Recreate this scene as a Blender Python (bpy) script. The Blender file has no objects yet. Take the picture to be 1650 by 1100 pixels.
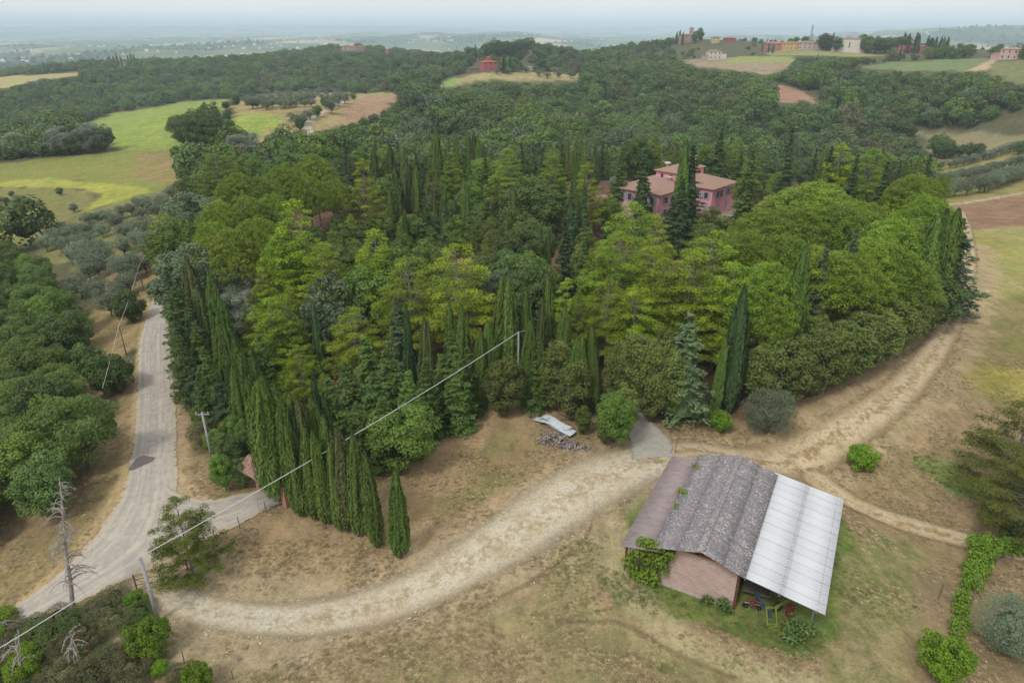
import bpy, math, random
import numpy as np
PI = math.pi
R = math.radians
random.seed(7); np.random.seed(7)
rng = np.random.default_rng(11)
C = bpy.context.scene
COL = C.collection

# ------------------------------------------------------------------ camera, sky, sun, exposure
CAMZ = 40.0
PITCH = R(24.66)
cam_data = bpy.data.cameras.new('camera'); cam = bpy.data.objects.new('camera', cam_data)
COL.objects.link(cam); cam.location = (0, 0, CAMZ); cam.rotation_euler = (PI/2 - PITCH, 0, 0)
cam_data.sensor_width = 36; cam_data.lens = 24.0
cam_data.clip_start = 0.5; cam_data.clip_end = 90000
C.camera = cam

SUN_EL, SUN_AZ = R(52), R(215)       # azimuth clockwise from +Y: behind the camera, over its left shoulder
world = bpy.data.worlds.new('World'); C.world = world; world.use_nodes = True
nt = world.node_tree; nt.nodes.clear()
wo = nt.nodes.new('ShaderNodeOutputWorld'); bg = nt.nodes.new('ShaderNodeBackground')
sky = nt.nodes.new('ShaderNodeTexSky'); sky.sky_type = 'NISHITA'; sky.sun_disc = False
sky.sun_elevation = SUN_EL; sky.sun_rotation = SUN_AZ; sky.air_density = 1.2; sky.dust_density = 3.0; sky.altitude = 150
tc = nt.nodes.new('ShaderNodeTexCoord'); mp = nt.nodes.new('ShaderNodeMapping')
mp.inputs['Scale'].default_value = (1.2, 1.2, 5.0)
nz = nt.nodes.new('ShaderNodeTexNoise'); nz.inputs['Scale'].default_value = 2.2; nz.inputs['Detail'].default_value = 5
rp = nt.nodes.new('ShaderNodeValToRGB')
rp.color_ramp.elements[0].position = .3; rp.color_ramp.elements[0].color = (.78, .805, .825, 1)
rp.color_ramp.elements[1].position = .7; rp.color_ramp.elements[1].color = (.87, .88, .88, 1)
sc_ = nt.nodes.new('ShaderNodeVectorMath'); sc_.operation = 'SCALE'; sc_.inputs['Scale'].default_value = 9.3
mx = nt.nodes.new('ShaderNodeMix'); mx.data_type = 'RGBA'; mx.inputs['Factor'].default_value = .88   # cloud veil over the clear sky
L = nt.links.new
L(tc.outputs['Generated'], mp.inputs['Vector']); L(mp.outputs['Vector'], nz.inputs['Vector'])
L(nz.outputs['Fac'], rp.inputs['Fac']); L(rp.outputs['Color'], sc_.inputs[0])
L(sky.outputs['Color'], mx.inputs['A']); L(sc_.outputs['Vector'], mx.inputs['B'])
L(mx.outputs['Result'], bg.inputs['Color']); bg.inputs['Strength'].default_value = 0.1
L(bg.outputs['Background'], wo.inputs['Surface'])

sl = bpy.data.lights.new('sun', 'SUN'); so = bpy.data.objects.new('sun', sl); COL.objects.link(so)
sl.energy = 1.5; sl.angle = R(11); sl.color = (1, .96, .89)
so.rotation_euler = (PI/2 - SUN_EL, 0, PI - SUN_AZ)
so.location = (-40, -40, 120)
vs = C.view_settings
vs.view_transform = 'Standard'; vs.look = 'None'; vs.gamma = 1; vs.use_curve_mapping = False
vs.exposure = 0.40
cy = C.cycles
cy.use_denoising = True; cy.max_bounces = 5; cy.diffuse_bounces = 2; cy.glossy_bounces = 2
cy.transmission_bounces = 3; cy.transparent_max_bounces = 8; cy.volume_bounces = 2
cy.use_fast_gi = False
C.render.use_persistent_data = False

# ------------------------------------------------------------------ helpers
HAZE_DENS = 0.00013
cP, sP = math.cos(PITCH), math.sin(PITCH)
def ray(px, py):
    """direction of the photograph's pixel (1650 x 1100) from the camera, for measuring where things stand"""
    cx = (px - 825)/1100.; c = (550 - py)/1100.
    return np.array([cx, cP + c*sP, -sP + c*cP])
def onplane(px, py, z):
    d = ray(px, py); t = (z - CAMZ)/d[2]; return np.array([0, 0, CAMZ]) + d*t
def azr(px, r, z):
    y = r
    for _ in range(6):
        dep = y*cP + (CAMZ - z)*sP; x = (px - 825)/1100.*dep; y = math.sqrt(max(r*r - x*x, 1))
    return x, y
def pix(p):
    dep = p[1]*cP - (p[2]-CAMZ)*sP; up = p[1]*sP + (p[2]-CAMZ)*cP
    return 825 + 1100*p[0]/dep, 550 - 1100*up/dep

def vn(x, y, s=0):
    """value noise 0..1"""
    x = np.asarray(x, float); y = np.asarray(y, float)
    xi = np.floor(x).astype(np.int64); yi = np.floor(y).astype(np.int64); fx = x-xi; fy = y-yi
    fx = fx*fx*(3-2*fx); fy = fy*fy*(3-2*fy)
    def hsh(a, b):
        n = (a*374761393 + b*668265263 + s*1442695041) & 0xffffffff
        n = ((n ^ (n >> 13))*1274126177) & 0xffffffff
        return ((n ^ (n >> 16)) & 0xffff)/65535.
    return (hsh(xi, yi)*(1-fx)+hsh(xi+1, yi)*fx)*(1-fy) + (hsh(xi, yi+1)*(1-fx)+hsh(xi+1, yi+1)*fx)*fy
def fbm(x, y, s=0, o=4):
    t = 0; a = .5; 
    for i in range(o):
        t = t + a*vn(x*2**i, y*2**i, s+i*17); a *= .5
    return t/(1-.5**o)
def ss(a, b, x): t = np.clip((x-a)/(b-a), 0, 1); return t*t*(3-2*t)

# terrain: heights measured from the photograph (column, distance, height) joined by a thin-plate surface in (bearing, log distance)
TP = [  # px, r, z
 (-500,25,0),(200,25,0),(825,25,0),(1500,25,0),(2200,25,0),(-200,45,-1),(300,42,0),(825,45,0),(1300,50,0),(1700,50,-1.0),(2300,60,-5),
 (825,75,0),(1300,80,0),(1650,80,-1),(450,60,0),(250,70,-.3),(0,70,-2.5),(-500,80,-6),
 (150,100,-2.5),(262,105,-.8),(500,110,0),(900,120,0),(1300,120,0),(1600,115,-.5),(2200,130,-6),(0,110,-6),(-500,150,-12),
 (60,150,-8),(200,150,-4),(400,160,-1),(900,165,0),(1080,165,0),(1190,172,-.2),(1300,160,0),(1560,150,0),(1750,160,0),
 (0,247,-14),(150,225,-11),(430,236,-5),(700,220,-5),(1000,220,-4),(1250,220,-4),(1550,222,-4),(1700,245,-2),
 (100,326,-14),(325,316,-10),(500,330,-9),(900,300,-22),(1200,300,-20),(1500,291,-12),(1700,330,-12),
 (300,508,-8),(120,503,-20),(600,485,-5),(550,403,-6),(450,385,-8),(0,420,-20),(-400,400,-25),
 (700,520,-12),(850,440,-12),(950,380,-13),(1010,330,-18),(900,560,-34),(1000,480,-38),(1100,430,-36),(900,630,-16),(1000,620,-14),(1280,520,-7),(1180,430,-32),(1500,520,-26),(1550,421,-26),(1350,400,-30),(2000,450,-26),
 (200,800,-37),(0,600,-38),(500,800,-28),(600,600,-16),(300,620,-22),(-400,800,-45),
 (720,690,-1),(787,700,4),(900,690,2),(1000,700,-8),(1200,800,6.3),(1200,950,14.5),(1100,620,-12),(1365,950,14.5),(1500,700,10.5),(1625,640,15.5),(1400,620,-6),(1500,600,-8),(1640,540,0),
 (1000,1100,3),(1060,1000,2),(1150,900,8),(1105,1080,21),(565,1500,0),(190,1480,-22),(850,1050,-4),(400,1500,-28),(700,1400,-16),(0,1500,-37),(-400,1600,-45),(1500,950,15),(1900,700,15),(2100,1000,18),
 (200,2400,-75),(700,2300,-70),(1100,1800,-30),(1300,1700,-25),(1600,1500,-12),
 (200,4000,-100),(825,4000,-100),(1300,4000,-90),(1650,3500,-70),(1900,4000,-60),
 (0,8000,-95),(825,8000,-100),(1300,8000,-70),(1480,8000,10),(1600,8000,50),(1750,8000,62),(2100,8000,40),
 (0,16000,-60),(560,16000,-45),(900,16000,-70),(1300,16000,-70),(1650,16000,10),
 (0,26000,50),(180,26000,80),(330,26000,40),(560,24000,125),(700,26000,60),(825,26000,50),(980,26000,90),(1150,26000,40),(1300,26000,60),(1650,26000,110),(2300,26000,60),(-600,26000,40)]
_c = []
for p_, r_, z_ in TP:
    x_, y_ = azr(p_, r_, z_); _c.append((math.atan2(x_, y_), math.log(r_), z_))
_c = np.array(_c)
def _U(d2): return .5*d2*np.log(d2 + 1e-12)
_n = len(_c); _K = _U((_c[:, None, 0]-_c[None, :, 0])**2 + (_c[:, None, 1]-_c[None, :, 1])**2) + np.eye(_n)*1e-3
_P = np.c_[np.ones(_n), _c[:, :2]]
_A = np.zeros((_n+3, _n+3)); _A[:_n, :_n] = _K; _A[:_n, _n:] = _P; _A[_n:, :_n] = _P.T
_W = np.linalg.solve(_A, np.r_[_c[:, 2], 0, 0, 0])
def H(x, y):
    x = np.atleast_1d(np.asarray(x, float)); y = np.atleast_1d(np.asarray(y, float)); sh = x.shape
    x = x.ravel(); y = y.ravel()
    r = np.hypot(x, y); a = np.clip(np.arctan2(x, y), -.95, .95); l = np.log(np.clip(r, 24, 31000))
    z = _W[_n] + _W[_n+1]*a + _W[_n+2]*l
    for i in range(_n): z += _W[i]*_U((a-_c[i, 0])**2 + (l-_c[i, 1])**2)
    z += (fbm(x/14, y/14, 3, 3)-.5)*.5*ss(60, 160, r) + (fbm(x/5., y/5., 5, 3)-.5)*.16
    z += (fbm(x/90, y/90, 8, 2)-.5)*7*ss(260, 700, r)*(1-ss(1500, 3000, r))
    z += (fbm(x/900, y/900, 9, 4)-.5)*ss(1900, 5000, r)*(130 + 110*ss(9000, 22000, r))
    z = z*ss(11, 24, np.hypot(x-15.5, y-45.5))
    z = np.where(z > 45, 45+(z-45)*.6, z)
    return z.reshape(sh)
def h1(x, y): return float(H(x, y)[0])
_rr = np.exp(np.linspace(math.log(26), math.log(12000), 1500))
def hit(px, py, dz=0.):
    """first point on the ray through the pixel that is dz above the ground"""
    d = ray(px, py); k = _rr/math.hypot(d[0], d[1]); X = d[0]*k; Y = d[1]*k; Z = CAMZ + d[2]*k
    f = Z - (H(X, Y) + dz); i = np.where(f <= 0)[0]
    if len(i) == 0: return None
    i = i[0]
    if i == 0: return np.array([X[0], Y[0], Z[0]])
    t = f[i-1]/(f[i-1]-f[i]); kk = k[i-1]+(k[i]-k[i-1])*t
    return np.array([d[0]*kk, d[1]*kk, CAMZ + d[2]*kk])

def srgb(r, g, b, k=1.):
    f = lambda c: ((c/255.)/12.92 if c/255. <= .04045 else (((c/255.)+.055)/1.055)**2.4)
    return np.array([f(r)*k, f(g)*k, f(b)*k])

# objects
def tag(o, label=None, cat=None, group=None, kind=None):
    if label: o['label'] = label
    if cat: o['category'] = cat
    if group: o['group'] = group
    if kind: o['kind'] = kind
    return o
def link(name, data, parent=None, loc=None):
    o = bpy.data.objects.new(name, data); COL.objects.link(o)
    if parent: o.parent = parent
    if loc is not None: o.location = loc
    return o
def empty(name, loc=(0, 0, 0), rz=0):
    o = link(name, None, None, loc); o.rotation_euler = (0, 0, rz); o.empty_display_size = .5; return o
def npmesh(name, V, F, mats=(), attrs=None, smooth=False, mi=None):
    """V (n,3), F (m,k) same-size faces"""
    me = bpy.data.meshes.new(name); V = np.asarray(V, np.float32); F = np.asarray(F, np.int32)
    me.vertices.add(len(V)); me.vertices.foreach_set('co', V.ravel())
    k = F.shape[1]; me.loops.add(F.size); me.loops.foreach_set('vertex_index', F.ravel())
    me.polygons.add(len(F)); me.polygons.foreach_set('loop_start', np.arange(0, F.size, k, dtype=np.int32))
    me.polygons.foreach_set('loop_total', np.full(len(F), k, np.int32))
    for m in mats: me.materials.append(m)
    if mi is not None: me.polygons.foreach_set('material_index', np.asarray(mi, np.int32))
    if smooth: me.polygons.foreach_set('use_smooth', np.ones(len(F), bool))
    for a, v in (attrs or {}).items():
        v = np.asarray(v, np.float32)
        if v.ndim == 1:
            at = me.attributes.new(a, 'FLOAT', 'POINT'); at.data.foreach_set('value', v)
        else:
            at = me.attributes.new(a, 'FLOAT_COLOR', 'POINT'); at.data.foreach_set('color', np.c_[v, np.ones(len(v))].astype(np.float32).ravel())
    me.update(calc_edges=True); me.validate(); return me
class MB:
    def __init__(s): s.v = []; s.f = []
    def poly(s, pts, faces):
        b = len(s.v); s.v += [tuple(map(float, p)) for p in pts]; s.f += [tuple(b+i for i in f) for f in faces]; return s
    def box(s, x0, x1, y0, y1, z0, z1):
        return s.poly([(x0,y0,z0),(x1,y0,z0),(x1,y1,z0),(x0,y1,z0),(x0,y0,z1),(x1,y0,z1),(x1,y1,z1),(x0,y1,z1)],
                      [(0,3,2,1),(4,5,6,7),(0,1,5,4),(1,2,6,5),(2,3,7,6),(3,0,4,7)])
    def beam(s, a, b, w, h=None):
        a = np.array(a, float); b = np.array(b, float); h = h or w; d = b-a; d /= np.linalg.norm(d)
        u = np.array([0, 0, 1.]) if abs(d[2]) < .9 else np.array([1., 0, 0]); x = np.cross(d, u); x /= np.linalg.norm(x); y = np.cross(x, d)
        P = [p + x*sx*w/2 + y*sy*h/2 for p in (a, b) for sx, sy in ((-1,-1),(1,-1),(1,1),(-1,1))]
        return s.poly(P, [(0,1,2,3),(7,6,5,4),(0,4,5,1),(1,5,6,2),(2,6,7,3),(3,7,4,0)])
    def tube(s, pts, rad, n=6, cap=True):
        pts = [np.array(p, float) for p in pts]; m = len(pts)
        rad = [rad]*m if np.isscalar(rad) else rad; b = len(s.v); prev = None
        for i, p in enumerate(pts):
            d = pts[min(i+1, m-1)] - pts[max(i-1, 0)]; d /= np.linalg.norm(d)+1e-9
            u = prev if prev is not None else (np.array([1., 0, 0]) if abs(d[0]) < .8 else np.array([0, 1., 0]))
            x = u - d*np.dot(u, d); x /= np.linalg.norm(x)+1e-9; prev = x; y = np.cross(d, x)
            for k in range(n):
                a = 2*PI*k/n; s.v.append(tuple(p + (x*math.cos(a)+y*math.sin(a))*rad[i]))
        for i in range(m-1):
            for k in range(n): s.f.append((b+i*n+k, b+i*n+(k+1)%n, b+(i+1)*n+(k+1)%n, b+(i+1)*n+k))
        if cap: s.f.append(tuple(b+k for k in range(n))[::-1]); s.f.append(tuple(b+(m-1)*n+k for k in range(n)))
        return s
    def mesh(s, name, mat):
        me = bpy.data.meshes.new(name); me.from_pydata(s.v, [], s.f)
        for m in (mat if isinstance(mat, (list, tuple)) else [mat]): me.materials.append(m)
        me.update(); return me
    def build(s, name, mat, parent=None, loc=None, smooth=False):
        me = s.mesh(name, mat)
        if smooth: me.polygons.foreach_set('use_smooth', [True]*len(me.polygons))
        return link(name, me, parent, loc)

# materials
def mat_new(name):
    m = bpy.data.materials.new(name); m.use_nodes = True; t = m.node_tree; t.nodes.clear()
    o = t.nodes.new('ShaderNodeOutputMaterial'); return m, t, o
class N:
    """tiny node writer"""
    def __init__(s, t): s.t = t
    def __call__(s, kind, ins=None, **props):
        n = s.t.nodes.new(kind)
        for k, v in props.items(): setattr(n, k, v)
        for k, v in (ins or {}).items():
            if isinstance(v, bpy.types.NodeSocket): s.t.links.new(v, n.inputs[k])
            else: n.inputs[k].default_value = v
        return n
    def mixc(s, f, a, b, bt='MIX'):
        n = s.t.nodes.new('ShaderNodeMix'); n.data_type = 'RGBA'; n.blend_type = bt
        for k, v in (('Factor', f), ('A', a), ('B', b)):
            if isinstance(v, bpy.types.NodeSocket): s.t.links.new(v, n.inputs[k])
            else: n.inputs[k].default_value = (tuple(v)+(1,))[:4] if k != 'Factor' else v
        return n.outputs['Result']
    def math(s, op, a, b=None, c=None, clamp=False):
        n = s.t.nodes.new('ShaderNodeMath'); n.operation = op; n.use_clamp = clamp
        for i, v in enumerate((a, b, c)):
            if v is None: continue
            if isinstance(v, bpy.types.NodeSocket): s.t.links.new(v, n.inputs[i])
            else: n.inputs[i].default_value = v
        return n.outputs[0]
    def ramp(s, f, stops):
        n = s.t.nodes.new('ShaderNodeValToRGB'); s.t.links.new(f, n.inputs[0]); e = n.color_ramp.elements
        while len(e) < len(stops): e.new(.5)
        for i, (p, c) in enumerate(stops): e[i].position = p; e[i].color = (tuple(c)+(1,))[:4]
        return n.outputs[0]
    def noise(s, scale, detail=4, rough=.55, vec=None, dist=0):
        ins = {'Scale': scale, 'Detail': detail, 'Roughness': rough, 'Distortion': dist}
        if vec is not None: ins['Vector'] = vec
        return s('ShaderNodeTexNoise', ins).outputs['Fac']
def simple(name, col, rough=.7, var=.25, scale=3., metal=0., bump=.2, col2=None, detail=5, coord='Object', spec=.3):
    """a plain surface with uneven colour, dirt and fine relief"""
    m, t, o = mat_new(name); n = N(t)
    co = n('ShaderNodeTexCoord').outputs[coord]
    f = n.noise(scale, detail, .6, co); f2 = n.noise(scale*9, 3, .6, co)
    col = tuple(col)[:3]; c2 = tuple(col2)[:3] if col2 is not None else tuple(c*(1-var) for c in col)
    cc = n.mixc(n.ramp(f, [(.35, (0,0,0)), (.65, (1,1,1))]), col, c2)
    cc = n.mixc(n.math('MULTIPLY', f2, var*.8), cc, tuple(c*.55 for c in col))
    b = n('ShaderNodeBump', {'Height': f2, 'Strength': bump, 'Distance': .02})
    p = n('ShaderNodeBsdfPrincipled', {'Base Color': cc, 'Roughness': rough, 'Metallic': metal, 'Normal': b.outputs[0], 'Specular IOR Level': spec})
    t.links.new(p.outputs[0], o.inputs[0]); return m
# ------------------------------------------------------------------ the ground
def dens(pts, closed=True, n=6):
    out = []; m = len(pts)
    for i in range(m if closed else m-1):
        a = pts[i]; b = pts[(i+1) % m]
        for k in range(n): t = k/n; out.append((a[0]+(b[0]-a[0])*t, a[1]+(b[1]-a[1])*t))
    if not closed: out.append(pts[-1])
    return out
def wpoly(pts, closed=True, n=3):
    o = []
    for p in dens(pts, closed, n):
        w = hit(*p)
        if w is not None: o.append(w[:2])
    return np.array(o)
def smooth_line(P, it=2):
    P = np.array(P, float)
    for _ in range(it):
        Q = [P[0]]
        for a, b in zip(P[:-1], P[1:]): Q += [a*.75+b*.25, a*.25+b*.75]
        Q.append(P[-1]); P = np.array(Q)
    return P
def sdist(poly, x, y):
    """signed distance, positive inside"""
    inside = np.zeros(len(x), bool); d = np.full(len(x), 1e18); m = len(poly)
    for i in range(m):
        ax, ay = poly[i]; bx, by = poly[(i+1) % m]
        c = ((ay > y) != (by > y)) & (x < (bx-ax)*(y-ay)/((by-ay) if by != ay else 1e-9)+ax); inside ^= c
        ex, ey = bx-ax, by-ay; l = ex*ex+ey*ey+1e-9
        t = np.clip(((x-ax)*ex+(y-ay)*ey)/l, 0, 1); d = np.minimum(d, (x-ax-t*ex)**2+(y-ay-t*ey)**2)
    return np.sqrt(d)*np.where(inside, 1, -1)
def ldist(line, x, y):
    d = np.full(len(x), 1e18)
    for i in range(len(line)-1):
        ax, ay = line[i]; bx, by = line[i+1]; ex, ey = bx-ax, by-ay; l = ex*ex+ey*ey+1e-9
        t = np.clip(((x-ax)*ex+(y-ay)*ey)/l, 0, 1); d = np.minimum(d, (x-ax-t*ex)**2+(y-ay-t*ey)**2)
    return np.sqrt(d)

K = .93   # photograph value -> surface colour
def c_(r, g, b):
    v = srgb(r, g, b, K); l = v @ np.array([.25, .6, .15]); return v*.92 + l*.08
DRY1, DRY2 = c_(150,126,96), c_(128,112,80)
# open country: polygons measured in the photograph, turned into ground polygons: (points, colour, second colour, soft edge in m, keep trees off)
ZONES = [
 ('base near', [(-300,1400),(-300,700),(0,640),(180,640),(300,560),(420,640),(600,600),(1200,640),(1450,500),(1500,300),(2000,300),(2400,1400)], (156,132,98), (138,122,84), 6, 0),
 ('litter', [(470,800),(400,720),(330,640),(290,560),(278,480),(268,400),(290,335),(400,300),(560,285),(700,290),(900,290),(1200,290),(1400,290),(1500,315),(1550,380),(1530,470),(1440,560),(1300,640),(1200,670),(1130,670),(1000,650),(840,628),(770,640),(700,670),(600,720),(540,740)], (96,72,56), (118,92,70), 2.5, 0),
 ('clearing', [(868,392),(915,392),(912,345),(880,342)], (140,106,84), (150,120,95), 1, 0),
 ('yard', [(1150,372),(1205,372),(1215,345),(1185,335),(1150,345)], (160,148,132), (140,125,105), 1.5, 0),
 ('field one', [(122,206),(180,184),(307,163),(372,160),(345,205),(330,245),(250,246),(190,243)], (148,162,62), (118,138,62), 5, 6),
 ('field two', [(-40,268),(190,244),(378,242),(345,260),(262,310),(220,322),(120,292),(-40,300)], (124,136,56), (138,134,68), 4, 6),
 ('field two b', [(225,250),(380,244),(345,262),(280,290),(230,280)], (156,130,88), (128,124,62), 9, 6),
 ('yellow strip', [(-60,296),(80,288),(190,296),(240,306),(225,322),(170,332),(130,345),(128,335),(160,318),(140,306),(60,302),(-60,304)], (168,166,62), (142,150,58), 2.5, 3),
 ('rough', [(-60,305),(60,303),(140,307),(160,318),(130,336),(95,360),(60,385),(20,420),(-60,420)], (112,124,56), (136,122,76), 4, 2),
 ('grove', [(60,385),(130,345),(230,312),(300,300),(330,330),(262,350),(258,430),(245,470),(215,560),(180,600),(120,560),(160,480),(60,400)], (136,126,80), (112,122,62), 3, 2),
 ('verge', [(265,430),(240,480),(222,560),(150,600),(215,700),(190,790),(130,870),(0,975),(-60,960),(0,930),(150,800),(190,700),(200,620),(150,540),(150,440),(230,400)], (158,136,96), (130,116,72), 1.5, 1),
 ('tan fields', [(378,226),(372,180),(390,160),(460,148),(560,150),(650,150),(600,192),(530,205),(450,232)], (168,146,102), (142,132,78), 5, 4),
 ('green patch', [(378,222),(374,188),(392,182),(440,183),(452,194),(430,214),(400,228)], (162,164,60), (118,148,66), 4, 4),
 ('brown field', [(556,172),(592,156),(645,153),(614,184),(580,195),(548,197)], (150,120,92), (166,136,104), 3, 4),
 ('hill top', [(705,140),(740,125),(780,117),(930,117),(940,131),(860,131),(790,129),(760,134),(720,142)], (176,150,112), (140,146,84), 5, 4),
 ('hill green', [(704,142),(708,133),(742,124),(735,136)], (136,158,76), (120,142,70), 4, 4),
 ('far fields low', [(1100,97),(1165,93),(1282,95),(1268,111),(1235,120),(1175,112),(1130,109)], (168,146,108), (130,118,98), 6, 5),
 ('far fields top', [(1165,103),(1190,91),(1282,91),(1278,100),(1200,101)], (148,156,74), (134,142,76), 6, 5),
 ('ridge grass', [(1240,84),(1370,84),(1440,92),(1300,90),(1240,90)], (160,150,96), (130,132,74), 8, 4),
 ('ridge open', [(1235,79),(1380,80),(1380,90),(1235,88)], (150,146,100), (128,130,76), 8, 5),
 ('vineyard', [(1380,110),(1440,100),(1590,94),(1598,104),(1560,114),(1470,114)], (120,138,86), (100,120,72), 6, 5),
 ('track far', [(1560,114),(1598,96),(1608,96),(1590,114)], (190,165,128), (176,150,112), 3, 4),
 ('slope grove', [(1590,112),(1604,98),(1700,98),(1700,135),(1640,135)], (128,126,84), (110,118,70), 6, 2),
 ('scar', [(1243,165),(1243,138),(1262,137),(1296,147),(1312,162),(1326,172),(1316,170),(1295,160),(1280,166)], (156,118,92), (168,134,106), 3, 4),
 ('valley field', [(1445,209),(1500,213),(1700,216),(1700,238),(1590,254),(1520,256),(1495,240),(1478,218)], (134,132,88), (142,126,96), 6, 8),
 ('yellow corner', [(1590,250),(1596,240),(1640,238),(1625,247)], (160,162,66), (150,150,66), 3, 3),
 ('small tan', [(1500,256),(1548,258),(1540,272),(1500,275)], (176,158,86), (160,150,80), 2, 2),
 ('olive ground', [(1480,275),(1560,262),(1700,225),(1700,300),(1600,318),(1530,330),(1490,322)], (158,146,80), (134,128,78), 2, 2),
 ('tilled', [(1518,336),(1600,322),(1700,304),(1700,365),(1600,370),(1540,372)], (150,118,92), (134,104,80), 2, 0),
 ('dry right', [(1540,372),(1700,360),(1800,520),(1700,560),(1560,560),(1570,450)], (164,150,98), (140,142,74), 3, 0),
 ('yellow right', [(1572,385),(1700,380),(1800,470),(1690,480),(1620,440)], (166,152,72), (140,142,78), 4, 0),
 ('scrub brown', [(1455,560),(1560,490),(1700,470),(1700,600),(1540,590),(1480,660),(1440,700)], (140,124,82), (122,120,62), 2.5, 0),
 ('yellow grass', [(1530,600),(1600,590),(1700,590),(1700,680),(1600,650)], (160,148,66), (136,130,60), 2.5, 0),
 ('green edge', [(1556,440),(1585,430),(1580,500),(1535,560),(1480,640),(1440,700),(1395,705),(1420,660),(1490,600),(1530,540),(1560,480)], (122,134,72), (142,136,88), 1.5, 0),
 ('bright green', [(1562,455),(1578,450),(1576,480),(1560,485)], (96,140,60), (110,140,66), 1, 0),
 ('green lawn', [(1400,690),(1450,660),(1470,690),(1430,712)], (116,134,62), (128,132,70), 1, 0),
 ('green bank', [(1450,728),(1500,735),(1600,770),(1600,800),(1540,796),(1490,765)], (106,134,62), (120,128,66), 1, 0),
 ('barn grass', [(1030,790),(985,860),(960,930),(1000,975),(1110,1000),(1240,1045),(1320,1050),(1360,1000),(1385,880),(1352,830),(1300,880),(1100,890),(1075,850),(1075,790)], (98,122,52), (122,126,62), 1.3, 0),
 ('pale sweep', [(960,850),(1010,900),(960,960),(1060,1020),(1200,1060),(1400,1110),(1100,1110),(980,1030),(880,950),(900,890)], (158,146,102), (142,134,84), 1.6, 0),
 ('right meadow', [(1360,880),(1400,850),(1480,880),(1480,1000),(1430,1110),(1330,1110),(1340,1000)], (124,128,70), (152,138,96), 1.5, 0),
 ('brown lower', [(300,1010),(600,1000),(900,960),(1060,1050),(1250,1120),(200,1120)], (150,132,94), (128,122,78), 2, 0),
 ('mown slope', [(620,740),(760,640),(850,640),(860,720),(900,745),(880,800),(760,870),(660,920),(600,960),(420,960),(300,950),(380,880),(470,820),(600,790)], (172,143,106), (156,134,94), 1.5, 0),
 ('green tint', [(800,700),(870,730),(860,790),(700,840),(660,820),(740,790)], (134,126,78), (146,122,86), 2.5, 0),
 ('tint two', [(380,940),(440,930),(520,950),(480,975),(400,970)], (128,120,78), (140,120,84), 2, 0),
 ('scrub corner', [(-60,1020),(60,980),(160,960),(215,940),(262,1000),(330,1110),(-60,1200)], (112,106,66), (134,112,78), 1.2, 0),
 ('left clearing', [(-60,128),(40,122),(130,117),(125,122),(45,132),(30,141),(-60,143)], (176,160,98), (160,148,92), 6, 5),
]
# (line, width m, colour, softness)
STROKES = [
 ([(262,948),(330,985),(430,1002),(520,997),(620,975),(700,942),(770,902),(850,850),(930,796),(1000,760),(1060,740)], 8.5, (176,158,124), 5),
 ([(1040,742),(1120,726),(1200,748),(1290,748),(1350,708),(1430,656),(1490,596),(1535,524),(1560,450),(1562,400)], 8.5, (174,152,116), 4),
 ([(1530,330),(1600,320),(1700,302)], 1.6, (196,176,146), .8),
 ([(500,212),(492,200),(505,190),(520,180),(545,168),(560,158)], 3.5, (196,186,168), 1),
 ([(430,248),(405,280),(372,300),(340,330),(262,378)], 4, (196,190,180), 1),
 ([(472,240),(500,212)], 3.5, (200,194,184), 1),
 ([(990,770),(1010,800),(960,880),(900,935)], .5, (168,150,112), .5),
 ([(960,800),(950,860),(880,925),(780,975)], .35, (120,102,72), .4),
 ([(1005,860),(985,905),(1040,985),(1140,1050),(1300,1105)], 2.2, (176,162,120), 1.5),
 ([(900,1000),(1000,1000),(1100,1060),(1180,1090)], .4, (122,104,74), .4),
 ([(640,930),(760,930),(860,900)], .35, (128,108,80), .4),
 ([(262,1000),(360,1040),(520,1050),(660,1020)], .5, (168,146,112), .6),
 ([(1352,735),(1400,745),(1450,800),(1500,820)], .5, (168,142,108), .6),
 ([(285,760),(300,880)], .8, (176,158,120), .8),
 ([(268,480),(278,570),(292,700),(300,790),(330,800)], 1.3, (178,152,114), 1),
 ([(262,440),(240,490),(226,560),(222,640),(210,720),(196,790),(120,890),(20,985)], .9, (184,158,110), .8),
]
TRACKS = [  # structure strips on top of the ground: name, centre line (px), widths (m)
 ('dirt_track', [(242,955),(280,965),(330,985),(430,1000),(520,995),(620,972),(700,938),(770,898),(850,845),(930,790),(1000,755),(1060,738),(1110,725)], [2.6,3.0,3.3,3.7,4.2,4.7,5.4,6.3,7.6,8.4,8.4,7,5]),
 ('field_track', [(1040,742),(1120,722),(1200,742),(1290,742),(1350,704),(1430,652),(1490,592),(1535,520),(1558,450),(1562,400),(1545,340)], [5,5.2,6,6.6,6,5,4.2,3.6,3.2,3,2.6]),
 ('side_track', [(1290,750),(1330,785),(1380,815),(1460,845),(1560,872),(1700,905)], [4,3.6,3,3,2.8,2.6]),
]
zones = []
for nm, pts, ca, cb, soft, off in ZONES: zones.append((nm, wpoly(pts), c_(*ca), c_(*cb), soft, off))
strokes = [(smooth_line(wpoly(p, False, 2)), w, c_(*c), s) for p, w, c, s in STROKES]

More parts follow.
